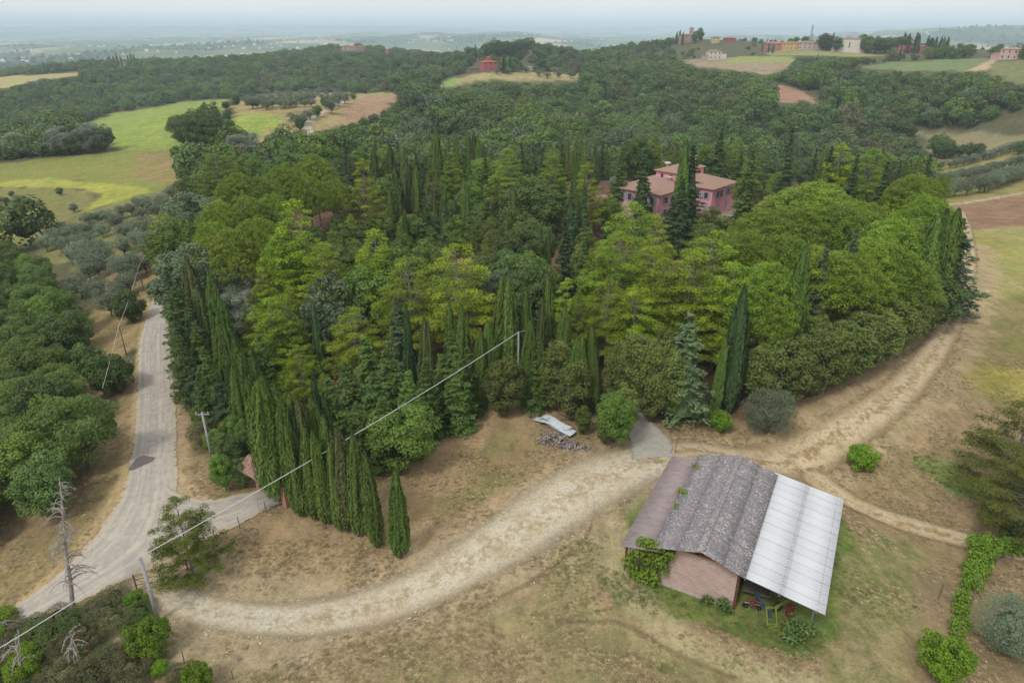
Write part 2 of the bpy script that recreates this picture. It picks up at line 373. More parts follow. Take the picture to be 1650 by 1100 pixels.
def paint(x, y):
    r = np.hypot(x, y); n = len(x)
    A = np.tile(c_(78,84,56), (n, 1)); B = np.tile(c_(98,92,64), (n, 1))     # woodland floor beyond the park
    far = ss(1800, 2600, r)[:, None]
    # the far plain: patchwork of woods, stubble and meadow
    i = np.floor(x/260 + 1.2*fbm(x/500, y/500, 31, 2)); j = np.floor(y/420 + 1.5*fbm(x/600, y/500, 33, 2))
    q = vn(i*7.3+.5, j*5.1+.5, 35); wd = fbm(x/380, y/700, 37, 3)
    F = np.where((q < .42)[:, None], c_(86,104,62), np.where((q < .72)[:, None], c_(112,122,74), np.where((q < .9)[:, None], c_(176,158,118), c_(196,178,140))))
    F = np.where((wd > .5)[:, None], c_(62,78,50), F)
    A = A*(1-far)+F*far; B = B*(1-far)+F*far*.9
    for nm, P, ca, cb, soft, off in zones:
        lo = P.min(0)-soft*2; hi = P.max(0)+soft*2
        k = np.where((x > lo[0]) & (x < hi[0]) & (y > lo[1]) & (y < hi[1]))[0]
        if len(k) == 0: continue
        d = sdist(P, x[k], y[k]) + (fbm(x[k]/(soft*2.2), y[k]/(soft*2.2), len(nm), 3)-.5)*soft*2.4
        w = ss(-soft*.5, soft*.5, d)[:, None]
        A[k] = A[k]*(1-w)+ca*w; B[k] = B[k]*(1-w)+cb*w
    for P, wd_, col, s in strokes:
        lo = P.min(0)-wd_-s*2; hi = P.max(0)+wd_+s*2
        k = np.where((x > lo[0]) & (x < hi[0]) & (y > lo[1]) & (y < hi[1]))[0]
        if len(k) == 0: continue
        d = ldist(P, x[k], y[k]) + (fbm(x[k]/1.1, y[k]/1.1, 5, 3)-.5)*s
        w = (1-ss(wd_/2-s*.3, wd_/2+s*.5, d))[:, None]*.8
        A[k] = A[k]*(1-w)+col*w; B[k] = B[k]*(1-w)+col*w*.93
    return A, B

az = np.concatenate([np.linspace(-PI, -.78, 60)[:-1], np.linspace(-.78, .78, 620), np.linspace(.78, PI, 60)[1:-1]])
rad = np.concatenate([[3, 10, 18, 23], np.exp(np.linspace(math.log(26), math.log(200), 440)), np.exp(np.linspace(math.log(200), math.log(2000), 270))[1:],
                      np.exp(np.linspace(math.log(2000), math.log(33000), 150))[1:]])
na, nr = len(az), len(rad)
AA, RR = np.meshgrid(az, rad); gx = (np.sin(AA)*RR).ravel(); gy = (np.cos(AA)*RR).ravel(); gz = H(gx, gy)
ii, jj = np.meshgrid(np.arange(nr-1), np.arange(na), indexing='ij'); j2 = (jj+1) % na
F = np.stack([ii*na+jj, ii*na+j2, (ii+1)*na+j2, (ii+1)*na+jj], -1).reshape(-1, 4)[:, ::-1]
V = np.c_[gx, gy, gz]
V = np.vstack([V, [[0, 0, 0]]]); Fc = np.array([[len(V)-1, (j+1) % na, j, j] for j in range(na)])
ca, cb = paint(V[:, 0], V[:, 1])

def ground_mat():
    m, t, o = mat_new('ground_cover'); n = N(t)
    co = n('ShaderNodeTexCoord').outputs['Object']
    a = n('ShaderNodeAttribute', attribute_name='tone_a').outputs['Color']; b = n('ShaderNodeAttribute', attribute_name='tone_b').outputs['Color']
    big = n.noise(.16, 5, .62, co); mid = n.noise(1.1, 5, .65, co); fin = n.noise(4.6, 6, .8, co)
    sm = n('ShaderNodeMapping', {'Vector': co, 'Rotation': (0, 0, .6), 'Scale': (.9, .14, 1)}).outputs[0]
    streak = n.noise(1.6, 4, .6, sm)
    f = n.math('ADD', n.math('MULTIPLY', big, .5), n.math('MULTIPLY', mid, .5))
    c = n.mixc(n.ramp(f, [(.44, (0,0,0)), (.56, (1,1,1))]), a, b)
    g = n.math('ADD', n.math('MULTIPLY', fin, 1.15), n.math('ADD', n.math('MULTIPLY', streak, .5), n.math('MULTIPLY', mid, .35)))
    pat = n.noise(.42, 6, .68, co, .8); wide = n.noise(.045, 4, .6, co)
    g = n.math('ADD', n.math('MULTIPLY', g, .95), n.math('ADD', n.math('MULTIPLY', pat, .75), n.math('MULTIPLY', wide, .35)))
    g = n.math('MULTIPLY_ADD', n.math('SUBTRACT', g, 1.497), 1.45, 1.0)
    c = n.mixc(1., c, n('ShaderNodeCombineColor', {0: g, 1: g, 2: n.math('MULTIPLY_ADD', g, .95, .06)}).outputs[0], 'MULTIPLY')
    straw = n.ramp(n.noise(13., 3, .7, co), [(.56, (0,0,0)), (.7, (1,1,1))])
    c = n.mixc(n.math('MULTIPLY', n.ramp(n.noise(2.0, 6, .75, co), [(.52, (0,0,0)), (.66, (1,1,1))]), .5), c, tuple(c_(112,104,66)))
    c = n.mixc(n.math('MULTIPLY', straw, .15), c, tuple(c_(196,176,132)))
    bp = n('ShaderNodeBump', {'Height': n.math('ADD', fin, mid), 'Strength': .6, 'Distance': .12})
    p = n('ShaderNodeBsdfPrincipled', {'Base Color': c, 'Roughness': .95, 'Normal': bp.outputs[0], 'Specular IOR Level': .08})
    t.links.new(p.outputs[0], o.inputs[0]); return m
M_ground = ground_mat()
me = npmesh('ground', V, F, [M_ground], {'tone_a': ca, 'tone_b': cb}, smooth=True)
ground = link('ground', me); tag(ground, kind='structure')

# ------------------------------------------------------------------ roads and tracks, draped sheets
def sheet(name, grid, mat, attrs=None, kind='structure', lift=.04):
    """grid (n,m,2) ground positions"""
    n_, m_ = grid.shape[:2]; X = grid[..., 0].ravel(); Y = grid[..., 1].ravel(); r = np.hypot(X, Y)
    Z = H(X, Y) + lift + .0004*r
    i, j = np.meshgrid(np.arange(n_-1), np.arange(m_-1), indexing='ij')
    Fq = np.stack([i*m_+j, i*m_+j+1, (i+1)*m_+j+1, (i+1)*m_+j], -1).reshape(-1, 4)
    me = npmesh(name, np.c_[X, Y, Z], Fq, [mat], attrs, smooth=True)
    if me.polygons[0].normal.z < 0: me.flip_normals()
    return tag(link(name, me), kind=kind)
def resample(P, step):
    P = np.asarray(P); s = np.r_[0, np.cumsum(np.hypot(*np.diff(P, axis=0).T))]; n_ = max(int(s[-1]/step), 2); q = np.linspace(0, s[-1], n_)
    return np.c_[[np.interp(q, s, P[:, k]) for k in range(P.shape[1])]].T
def track_mat(name, col, col2, edge, rut=True):
    m, t, o = mat_new(name); n = N(t); co = n('ShaderNodeTexCoord').outputs['Object']
    e = n('ShaderNodeAttribute', attribute_name='cross').outputs['Fac']
    big = n.noise(.35, 5, .6, co); mid = n.noise(1.5, 5, .68, co); fin = n.noise(9, 4, .72, co)
    c = n.mixc(n.ramp(n.math('ADD', n.math('MULTIPLY', big, .6), n.math('MULTIPLY', mid, .4)), [(.42, (0,0,0)), (.58, (1,1,1))]), tuple(col), tuple(col2))
    stones = n('ShaderNodeTexVoronoi', {'Vector': co, 'Scale': 5.5}).outputs['Color']
    sv = n('ShaderNodeSeparateColor', {0: stones}).outputs[0]
    g = n.math('ADD', n.math('MULTIPLY_ADD', fin, .8, .42), n.math('MULTIPLY', sv, .2))
    c = n.mixc(1., c, n('ShaderNodeCombineColor', {0: g, 1: g, 2: g}).outputs[0], 'MULTIPLY')
    if rut:   # grass left standing between and beside the wheel lines
        w = n.math('ABSOLUTE', n.math('SUBTRACT', e, .5)); w = n.math('ABSOLUTE', n.math('SUBTRACT', w, .2))
        gr = n.math('ADD', n.math('MULTIPLY', w, 2.4), n.math('MULTIPLY', n.math('SUBTRACT', mid, .5), 2.6))
        c = n.mixc(n.math('MULTIPLY', n.ramp(gr, [(.22, (0,0,0)), (.62, (1,1,1))]), rut), c, tuple(c_(146,124,86)))
    c = n.mixc(n.ramp(n.noise(.8, 5, .7, co, .6), [(.62, (0,0,0)), (.72, (.55,.55,.55))]), c, tuple(c_(128,112,80)))
    d = n.math('MULTIPLY', n.math('MULTIPLY', e, n.math('SUBTRACT', 1., e)), 4.)      # 0 at the edges, 1 in the middle
    al = n.math('ADD', n.math('MULTIPLY', d, edge), n.math('MULTIPLY', n.math('SUBTRACT', n.math('ADD', n.math('MULTIPLY', mid, .6), n.math('MULTIPLY', big, .5)), .55), 3.4))
    al = n.ramp(al, [(.15, (0,0,0)), (.95, (1,1,1))])
    bp = n('ShaderNodeBump', {'Height': fin, 'Strength': .5, 'Distance': .05})
    p = n('ShaderNodeBsdfPrincipled', {'Base Color': c, 'Roughness': .95, 'Normal': bp.outputs[0], 'Specular IOR Level': .08})
    tr = n('ShaderNodeBsdfTransparent'); ms = n('ShaderNodeMixShader', {0: al, 1: tr.outputs[0], 2: p.outputs[0]})
    t.links.new(ms.outputs[0], o.inputs[0]); return m
M_track = track_mat('pale_rubble', c_(206,195,172), c_(182,165,132), 1.3, .5)
M_rut = track_mat('wheel_worn_earth', c_(208,188,152), c_(174,152,116), 1.25, .9)
track_lines = []
for k, (nm, pts, wd_) in enumerate(TRACKS):
    P = wpoly(pts, False, 1); P = np.c_[P, wd_[:len(P)]]; P = resample(smooth_line(P, 3), .45)
    D = np.gradient(P[:, :2], axis=0); D /= np.linalg.norm(D, axis=1)[:, None]; Nn = np.c_[-D[:, 1], D[:, 0]]
    cr = np.linspace(-.5, .5, 13); W_ = P[:, 2]*1.12
    G = P[:, None, :2] + Nn[:, None, :]*(cr[None, :, None]*W_[:, None, None])
    ends = np.minimum(np.arange(len(P)), np.arange(len(P))[::-1])*.45
    e = np.repeat((cr+.5)[None], len(P), 0); f_ = ss(0, 2.5, ends)[:, None]; e = np.where(e < .5, e*f_, 1-(1-e)*f_)
    sheet(nm, G, M_track if k == 0 else M_rut, {'cross': e.ravel()}, lift=.035+.008*k)
    track_lines.append((P[:, :2], P[:, 2]))

def road_mat():
    m, t, o = mat_new('worn_gravel_tarmac'); n = N(t); co = n('ShaderNodeTexCoord').outputs['Object']
    e = n('ShaderNodeAttribute', attribute_name='cross').outputs['Fac']
    big = n.noise(.22, 5, .6, co); mid = n.noise(1.3, 5, .65, co); fin = n.noise(10, 4, .72, co)
    lon = n.noise(3.5, 4, .6, n('ShaderNodeCombineXYZ', {0: n.math('MULTIPLY', e, 4.), 1: n.math('MULTIPLY', big, 2.)}).outputs[0])
    f = n.math('ADD', n.math('MULTIPLY', lon, .6), n.math('MULTIPLY', mid, .4))
    c = n.mixc(n.ramp(f, [(.4, (0,0,0)), (.62, (1,1,1))]), tuple(c_(158,151,142)), tuple(c_(186,175,158)))
    g = n.math('MULTIPLY_ADD', fin, .5, .74)
    c = n.mixc(1., c, n('ShaderNodeCombineColor', {0: g, 1: g, 2: g}).outputs[0], 'MULTIPLY')
    d = n.math('MULTIPLY', n.math('MULTIPLY', e, n.math('SUBTRACT', 1., e)), 4.)
    ed = n.ramp(n.math('ADD', d, n.math('MULTIPLY', n.math('SUBTRACT', mid, .5), .6)), [(.12, (1,1,1)), (.45, (0,0,0))])
    c = n.mixc(n.math('MULTIPLY', ed, .75), c, tuple(c_(186,164,124)))
    cr = n('ShaderNodeTexVoronoi', {'Vector': n('ShaderNodeMapping', {'Vector': co, 'Scale': (1, .45, 1)}).outputs[0], 'Scale': .8, 'Randomness': 1.}, feature='DISTANCE_TO_EDGE').outputs['Distance']
    ck = n.math('MULTIPLY', n.ramp(cr, [(.0, (1,1,1)), (.03, (0,0,0))]), n.ramp(big, [(.5, (0,0,0)), (.6, (.5,.5,.5))]))
    c = n.mixc(ck, c, tuple(c_(110,102,96)))
    al = n.ramp(n.math('ADD', n.math('MULTIPLY', d, 3.6), n.math('MULTIPLY', n.math('SUBTRACT', mid, .5), 3.)), [(.2, (0,0,0)), (.7, (1,1,1))])
    bp = n('ShaderNodeBump', {'Height': fin, 'Strength': .3, 'Distance': .03})
    p = n('ShaderNodeBsdfPrincipled', {'Base Color': c, 'Roughness': .9, 'Normal': bp.outputs[0], 'Specular IOR Level': .15})
    tr = n('ShaderNodeBsdfTransparent'); ms = n('ShaderNodeMixShader', {0: al, 1: tr.outputs[0], 2: p.outputs[0]})
    t.links.new(ms.outputs[0], o.inputs[0]); return m
M_road = road_mat()
def ruled(name, Lp, Rp, mat, n_=160, m_=17, lift=.05):
    Lw = smooth_line(wpoly(Lp, False, 1), 2); Rw = smooth_line(wpoly(Rp, False, 1), 2)
    def rs(P):
        s = np.r_[0, np.cumsum(np.hypot(*np.diff(P, axis=0).T))]; q = np.linspace(0, s[-1], n_); return np.c_[np.interp(q, s, P[:, 0]), np.interp(q, s, P[:, 1])]
    a, b = rs(Lw), rs(Rw); t = np.linspace(0, 1, m_)
    G = a[:, None]*(1-t[None, :, None]) + b[:, None]*t[None, :, None]
    sheet(name, G, mat, {'cross': np.repeat(t[None], n_, 0).ravel()}, lift=lift)
    return np.vstack([a, b[::-1]])
road_poly = ruled('gravel_road',
   [(-190,1100),(-60,1040),(23,979),(111,911),(141,873),(178,825),(200,782),(210,730),(215,672),(220,605),(221,558),(232,521),(246,481),(256,445),(258,410),(256,375)],
   [(-170,1190),(-40,1100),(34,1006),(101,985),(150,962),(205,940),(262,915),(288,860),(290,800),(288,750),(286,673),(281,605),(276,552),(272,505),(272,460),(268,410),(262,375)], M_road)
drive_poly = ruled('entrance_drive', [(462,780),(424,788),(380,798),(336,806),(300,800),(268,780)], [(470,806),(440,818),(400,840),(370,856),(320,876),(262,905)], M_road, 70, 11, .075)
ruled('park_drive', [(1000,655),(1010,690),(1012,716),(1014,742)], [(1024,655),(1056,684),(1082,706),(1090,735)], track_mat('grey_chippings', c_(172,168,160), c_(186,176,158), 2.6, 0), 40, 11, .06)
pp = hit(228, 745); a_ = np.linspace(0, 2*PI, 25)
Gp = np.array([[pp[:2] + np.array([math.cos(a)*1.05, math.sin(a)*1.35])*k*(1+.18*math.sin(3*a+1)) for k in (0, .35, .7, 1)] for a in a_])
sheet('tarmac_patch', Gp, simple('fresh_tarmac', c_(112,104,102), .9, .2, 2.), lift=.09)
# ------------------------------------------------------------------ haze

# top just over the camera and the highest far hill
def haze_box():
    zmin = float(gz[np.hypot(gx, gy) < 33500].min()) - 1; zmax = max(CAMZ+2, float(gz.max())+3, h1(*azr(1100, 1100, 8))+26); print('haze', zmin, zmax)
    m, t, o = mat_new('morning_haze'); n = N(t)
    v = n('ShaderNodeVolumePrincipled', {'Density': HAZE_DENS, 'Color': (.70, .86, 1., 1), 'Anisotropy': -.22})
    t.links.new(v.outputs[0], o.inputs['Volume'])
    return MB().box(-33500, 33500, -33500, 33500, zmin, zmax).build('haze', m)
haze = tag(haze_box(), kind='stuff')

# ------------------------------------------------------------------ foliage
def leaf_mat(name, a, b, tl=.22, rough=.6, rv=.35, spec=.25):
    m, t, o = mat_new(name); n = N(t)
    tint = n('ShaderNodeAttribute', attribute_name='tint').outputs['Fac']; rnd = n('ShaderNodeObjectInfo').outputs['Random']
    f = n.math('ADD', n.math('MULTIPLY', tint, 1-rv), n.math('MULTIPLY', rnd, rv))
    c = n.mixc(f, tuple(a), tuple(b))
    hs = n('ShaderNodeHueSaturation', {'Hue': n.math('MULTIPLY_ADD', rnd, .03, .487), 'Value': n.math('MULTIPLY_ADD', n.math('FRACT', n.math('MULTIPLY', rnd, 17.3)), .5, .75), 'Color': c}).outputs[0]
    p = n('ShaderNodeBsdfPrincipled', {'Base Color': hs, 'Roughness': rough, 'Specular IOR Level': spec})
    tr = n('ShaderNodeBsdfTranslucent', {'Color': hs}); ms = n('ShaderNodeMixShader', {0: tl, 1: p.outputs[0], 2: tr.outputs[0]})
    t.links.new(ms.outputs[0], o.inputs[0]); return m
def bark_mat(name, a, b): return simple(name, a, .9, .4, 2.5, 0, .6, b)
BARK = bark_mat('bark_grey_brown', (.16, .12, .09), (.09, .07, .055)); BARKP = bark_mat('bark_pale', (.26, .22, .18), (.14, .12, .10))
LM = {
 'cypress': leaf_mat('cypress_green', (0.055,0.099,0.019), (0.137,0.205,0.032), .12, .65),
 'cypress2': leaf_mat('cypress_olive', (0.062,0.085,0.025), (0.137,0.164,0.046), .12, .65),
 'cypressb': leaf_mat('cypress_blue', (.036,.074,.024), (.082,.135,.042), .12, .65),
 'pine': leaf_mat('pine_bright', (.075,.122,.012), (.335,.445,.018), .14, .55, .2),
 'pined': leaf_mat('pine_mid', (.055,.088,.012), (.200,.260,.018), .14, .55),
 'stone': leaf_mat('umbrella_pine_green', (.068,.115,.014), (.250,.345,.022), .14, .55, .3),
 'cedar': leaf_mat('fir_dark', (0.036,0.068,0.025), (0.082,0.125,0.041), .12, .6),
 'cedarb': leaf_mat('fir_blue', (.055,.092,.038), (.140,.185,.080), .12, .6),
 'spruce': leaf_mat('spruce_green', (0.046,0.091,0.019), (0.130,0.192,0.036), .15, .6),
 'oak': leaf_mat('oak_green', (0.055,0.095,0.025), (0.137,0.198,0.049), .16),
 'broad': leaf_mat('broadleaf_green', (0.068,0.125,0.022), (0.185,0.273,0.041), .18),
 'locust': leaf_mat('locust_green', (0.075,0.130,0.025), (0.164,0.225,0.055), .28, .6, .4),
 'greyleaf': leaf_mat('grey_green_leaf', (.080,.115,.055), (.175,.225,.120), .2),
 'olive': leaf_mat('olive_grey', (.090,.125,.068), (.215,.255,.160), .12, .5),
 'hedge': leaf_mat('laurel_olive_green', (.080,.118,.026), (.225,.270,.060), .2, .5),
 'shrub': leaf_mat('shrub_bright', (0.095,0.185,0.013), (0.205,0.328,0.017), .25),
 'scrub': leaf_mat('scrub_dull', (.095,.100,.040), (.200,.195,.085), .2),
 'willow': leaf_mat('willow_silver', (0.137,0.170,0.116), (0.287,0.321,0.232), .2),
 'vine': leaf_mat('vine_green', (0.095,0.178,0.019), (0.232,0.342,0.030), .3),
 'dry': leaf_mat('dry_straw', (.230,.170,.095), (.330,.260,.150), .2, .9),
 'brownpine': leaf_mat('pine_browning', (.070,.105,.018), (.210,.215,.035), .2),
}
def unit(v): return v/np.maximum(np.linalg.norm(v, axis=-1, keepdims=True), 1e-9)
def rdir(n): return unit(rng.normal(size=(n, 3)))
class Leaves:
    def __init__(s): s.P = []; s.T = []
    def add(s, c, nrm, axis, Lh, Wd, tint):
        """diamond leaves: c centre, nrm facing, axis along"""
        n = len(c); nrm = unit(nrm); axis = unit(axis - nrm*np.sum(axis*nrm, -1, keepdims=True)); b = np.cross(nrm, axis)
        Lh = np.broadcast_to(np.asarray(Lh, float), (n,))[:, None]; Wd = np.broadcast_to(np.asarray(Wd, float), (n,))[:, None]
        fold = nrm*Wd*.12
        Q = np.stack([c-axis*Lh*.5, c+b*Wd*.5+fold+axis*Lh*.08, c+axis*Lh*.5, c-b*Wd*.5+fold+axis*Lh*.08], 1)
        s.P.append(Q); s.T.append(np.repeat(np.clip(np.broadcast_to(tint, (n,)), 0, 1)[:, None], 4, 1))
    def puff(s, ctr, rad, n, L_, W_, up=.35, spike=.35, tint=.5, squash=(1, 1, 1), fill=.55, out=None, lift=.25):
        d = rdir(n); d[:, 2] += up*rng.random(n); d = unit(d)
        if out is not None: d = unit(d + np.asarray(out)*.45)
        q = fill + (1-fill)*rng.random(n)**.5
        c = np.asarray(ctr) + d*np.asarray(squash)*rad*q[:, None]
        nr = unit(d + rng.normal(size=(n, 3))*.35); ax = rng.normal(size=(n, 3)); sp = rng.random(n) < spike
        ax[sp] = d[sp] + rng.normal(size=(sp.sum(), 3))*.25; nr[sp] = unit(np.cross(ax[sp], rng.normal(size=(sp.sum(), 3))) + d[sp]*.4); nr[nr[:, 2] < 0] *= np.where(d[nr[:, 2] < 0, 2:] > -.2, -1, 1); nr = unit(nr + [0, 0, lift])
        k = .75+.5*rng.random(n)
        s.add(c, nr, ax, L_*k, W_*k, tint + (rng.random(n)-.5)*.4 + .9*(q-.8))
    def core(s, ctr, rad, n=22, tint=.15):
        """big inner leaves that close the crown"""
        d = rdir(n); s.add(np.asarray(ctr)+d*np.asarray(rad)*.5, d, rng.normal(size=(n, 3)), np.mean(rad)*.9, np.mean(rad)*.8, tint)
    def mesh(s, name, mat):
        P = np.concatenate(s.P).reshape(-1, 3); T = np.concatenate(s.T).ravel()
        return npmesh(name, P, np.arange(len(P)).reshape(-1, 4), [mat], {'tint': T})
def limb(mb, a, b, r0, r1, bend=.1, n=5, sides=5):
    a = np.array(a, float); b = np.array(b, float); d = np.linalg.norm(b-a); off = rng.normal(size=3)*bend*d
    pts = [a + (b-a)*t + off*math.sin(PI*t) for t in np.linspace(0, 1, n)]
    mb.tube(pts, list(np.linspace(r0, r1, n)), sides, cap=False); return pts

def mk_cypress(h=10., R0=.85, n=8200, spires=7, fat=0., seed=0):
    R0 = R0*rng.uniform(.82, 1.22); spires = int(spires*rng.uniform(.6, 1.5)); fat += rng.uniform(-.15, .3); seed = int(rng.integers(0, 999)); lv = Leaves(); ph = rng.random(6)*6.28
    def prof(t): return R0*np.minimum(1, (np.maximum(t-.015, 0)/.22)**.55)*np.clip(1-t, 0, 1)**(.62-fat*.25)*1.12
    def shell(n, x0, y0, z0, hh, Rr, mul=1.):
        t = rng.random(n)**.85; a = rng.random(n)*2*PI
        fl = 1 + .15*np.sin(a*4+ph[0]+t*3) + .13*np.sin(a*9+ph[1]-t*6) + .22*(fbm(a*2+ph[2], t*9+ph[3], seed, 3)-.5)*2
        base = R0*mul*np.minimum(1, (np.maximum(t-.01, 0)/.22)**.55)*np.clip(1-t, 0, 1)**(.62-fat*.25)*1.12*Rr
        r = base*fl*(.80+.24*rng.random(n)**.5)
        o = np.c_[np.cos(a), np.sin(a), np.zeros(n)]
        c = np.c_[x0+o[:, 0]*r, y0+o[:, 1]*r, z0+.05*hh+t*hh*.96]
        ax = np.c_[o[:, :2]*.32, np.full(n, 1.)] + rng.normal(size=(n, 3))*.16
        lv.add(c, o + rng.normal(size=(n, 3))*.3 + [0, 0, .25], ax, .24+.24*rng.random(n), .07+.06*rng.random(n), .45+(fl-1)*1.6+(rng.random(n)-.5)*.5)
    shell(int(n*.55), 0, 0, 0, h, 1.)
    for k in range(spires):
        a = k*2*PI/spires + rng.random()*.6; zt = h*(.55+.38*rng.random()); rr = R0*(.32+.25*rng.random())
        shell(int(n*.45/spires), math.cos(a)*R0*(.5+.15*rng.random()), math.sin(a)*R0*.55, 0, zt, .52)
    mb = MB(); mb.tube([(0, 0, -.3), (0, 0, .8), (0, 0, h*.9)], [.16, .13, .03], 6)
    co = MB(); ts = np.linspace(.03, .97, 9); co.tube([(0, 0, .05*h+t*h*.96) for t in ts], [max(float(prof(np.array(t)))*.74, .02) for t in ts], 9)
    return lv, mb, co
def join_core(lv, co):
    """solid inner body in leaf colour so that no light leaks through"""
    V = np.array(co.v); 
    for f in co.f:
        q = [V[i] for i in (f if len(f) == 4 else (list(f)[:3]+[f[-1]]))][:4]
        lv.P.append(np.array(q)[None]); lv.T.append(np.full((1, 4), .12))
def mk_conifer(h=12., R0=2.6, whorls=20, nb=8, leaves=34, start=.10, droop=.12, Lf=.42, Wf=.16, pw=.85, tuft=True):
    lv = Leaves(); mb = MB(); mb.tube([(0, 0, -.3), (.03, 0, h*.5), (0, 0, h)], [.2, .13, .02], 6)
    for w in range(whorls):
        t = start+(1-start)*(w/(whorls-1))**.95; z = h*t; Rr = R0*(1-t+.02)**pw*(.85+.3*rng.random())
        nbb = max(4, int(nb*(1-.4*t)))
        for b in range(nbb):
            a = rng.random()*2*PI; l = Rr*(.75+.4*rng.random()); d = np.array([math.cos(a), math.sin(a), 0])
            tip = np.array([0, 0, z]) + d*l + [0, 0, -droop*l + .12*l*(t)]
            if w % 3 == 0 and b % 2 == 0 and l > .8: mb.tube([(0, 0, z), tuple(tip*.9+np.array([0, 0, z])*.1)], [.04, .01], 3, cap=False)
            n = int(leaves*(.35+.65*l/R0)); s_ = rng.random(n)**.6; side = np.array([-d[1], d[0], 0])
            wid = l*.28*(1.1-s_)+.1
            c = np.array([0, 0, z]) + (tip-np.array([0, 0, z]))*s_[:, None] + side*(rng.normal(size=n)*wid)[:, None] + np.array([0, 0, 1])*(rng.normal(size=n)*.07)[:, None]
            ax = d + side*rng.normal(size=n)[:, None]*.6 + np.array([0, 0, .25])
            nr = np.array([0, 0, 1.]) + d*.45 + rng.normal(size=(n, 3))*.32
            lv.add(c, nr, ax, Lf*(.7+.6*rng.random(n)), Wf*(.7+.6*rng.random(n)), .3+.45*s_+(rng.random(n)-.5)*.3)
    co = MB(); ts = np.linspace(start, .96, 8); co.tube([(0, 0, h*t) for t in ts], [max(R0*(1-t)**pw*.5, .02) for t in ts], 8); join_core(lv, co)
    return lv, mb, None
def mk_pine(h=12., R0=3.2, n=85, per=70, base=.35, shape='cone', Lf=.30, Wf=.105, pr=.86, flat=.60):
    """maritime / aleppo pine: tufted cushions on rising limbs"""
    lv = Leaves(); mb = MB(); lean = rng.normal(size=2)*.3
    ax_ = lambda z: np.array([lean[0]*z/h, lean[1]*z/h, z])
    mb.tube([ax_(z) + [0, 0, 0] for z in np.linspace(-.3, h*.93, 7)], list(np.linspace(.24, .05, 7)), 7)
    cs = []
    for k in range(n*9):
        if len(cs) >= n: break
        t = rng.random(); z = h*(base+(1-base)*t)
        if shape == 'cone': Rr = R0*(1-t)**.62*(.35+.65*min(1, (t+.12)/.3))
        elif shape == 'dome': Rr = R0*math.sqrt(max(0, 1-(max(t-.25, 0)/.75)**2))*(.55+.45*min(1, t/.25))
        else: Rr = R0*math.sin(PI*min(1, .18+.82*t))**.7
        a = rng.random()*2*PI; r = Rr*(1-.35*rng.random()**2)
        c = ax_(z) + np.array([math.cos(a)*r, math.sin(a)*r, 0])
        if any(np.linalg.norm((c-q)*[1, 1, 1.4]) < pr*1.05 for q in cs): continue
        cs.append(c)
    cs.append(ax_(h*.97))
    for c in cs:
        o = unit(np.array([c[0]-ax_(c[2])[0], c[1]-ax_(c[2])[1], .8])); q = pr*(.75+.5*rng.random()); tt = rng.random()*.5+.25
        lv.core(c, (q*.7, q*.7, q*.4), 7, tt*.6); lv.puff(c, q, int(per*(.7+.6*rng.random())), Lf, Wf, .6, .3, tt+.12, (1.15, 1.15, flat), .35, o, .6)
        a0 = ax_(max(c[2]-.25*np.linalg.norm(c[:2])-.6, h*base*.75)); limb(mb, a0, c, .07, .02, .06, 4, 4)
    return lv, mb, None
def mk_tier(h=12., R0=3.2, levels=9, per=150, base=.22, Lf=.17, Wf=.062, open_=.15, pw=.75, pr=.58, round_=0.):
    """pine with limbs in whorls, each carrying flat needle cushions, air between the whorls"""
    lv = Leaves(); mb = MB(); lean = rng.normal(size=2)*.35; ax_ = lambda z: np.array([lean[0]*z/h, lean[1]*z/h, z])
    mb.tube([ax_(z) for z in np.linspace(-.3, h*.95, 7)], list(np.linspace(.22, .04, 7)), 7)
    for L_ in range(levels):
        t = (L_+.5*rng.random())/levels; z = h*(base+(1-base)*t); prof = (1-t)**pw*(1-round_)+round_*math.sin(PI*min(1, .3+.7*t))
        Rr = max(R0*prof*(.85+.3*rng.random()), .35); nb = max(3, int(round(2*PI*Rr*.62/(pr*1.5)))); ph = rng.random()*6.28
        for b in range(nb):
            if rng.random() < open_ and t < .85: continue
            a = ph+b*2*PI/nb+rng.normal()*.22; l = Rr*(.78+.38*rng.random()); d = np.array([math.cos(a), math.sin(a), 0]); rise = .18*l+.12*rng.normal()
            k = 0.; n_ = max(1, int(round(l*.75/(pr*1.15)))); tt = .25+.45*rng.random()
            for q in range(n_):
                f = 1-q*pr*1.15/max(l, .1)
                if f < .15: break
                side = np.array([-d[1], d[0], 0])*rng.normal()*pr*.45*(1 if q else .3); c = ax_(z)+d*l*f+side+[0, 0, rise*f*f+rng.normal()*.08]
                r_ = pr*(.8+.4*rng.random())*(1 if q == 0 else .9); lv.core(c, (r_*.6, r_*.6, r_*.25), 4, tt*.5)
                lv.puff(c, r_, int(per*(.7+.5*rng.random())), Lf, Wf, .7, .3, tt+.1-.1*q/n_, (1.2, 1.2, .5), .3, unit(d+[0, 0, .9]), .6)
            limb(mb, ax_(z-.25), ax_(z)+d*l*.85+[0, 0, rise*.7], .05, .015, .05, 4, 4)
    c = ax_(h*.98); lv.puff(c, pr*.7, per, Lf, Wf, .7, .4, .6, (1, 1, .9), .3, None, .5)
    return lv, mb, None
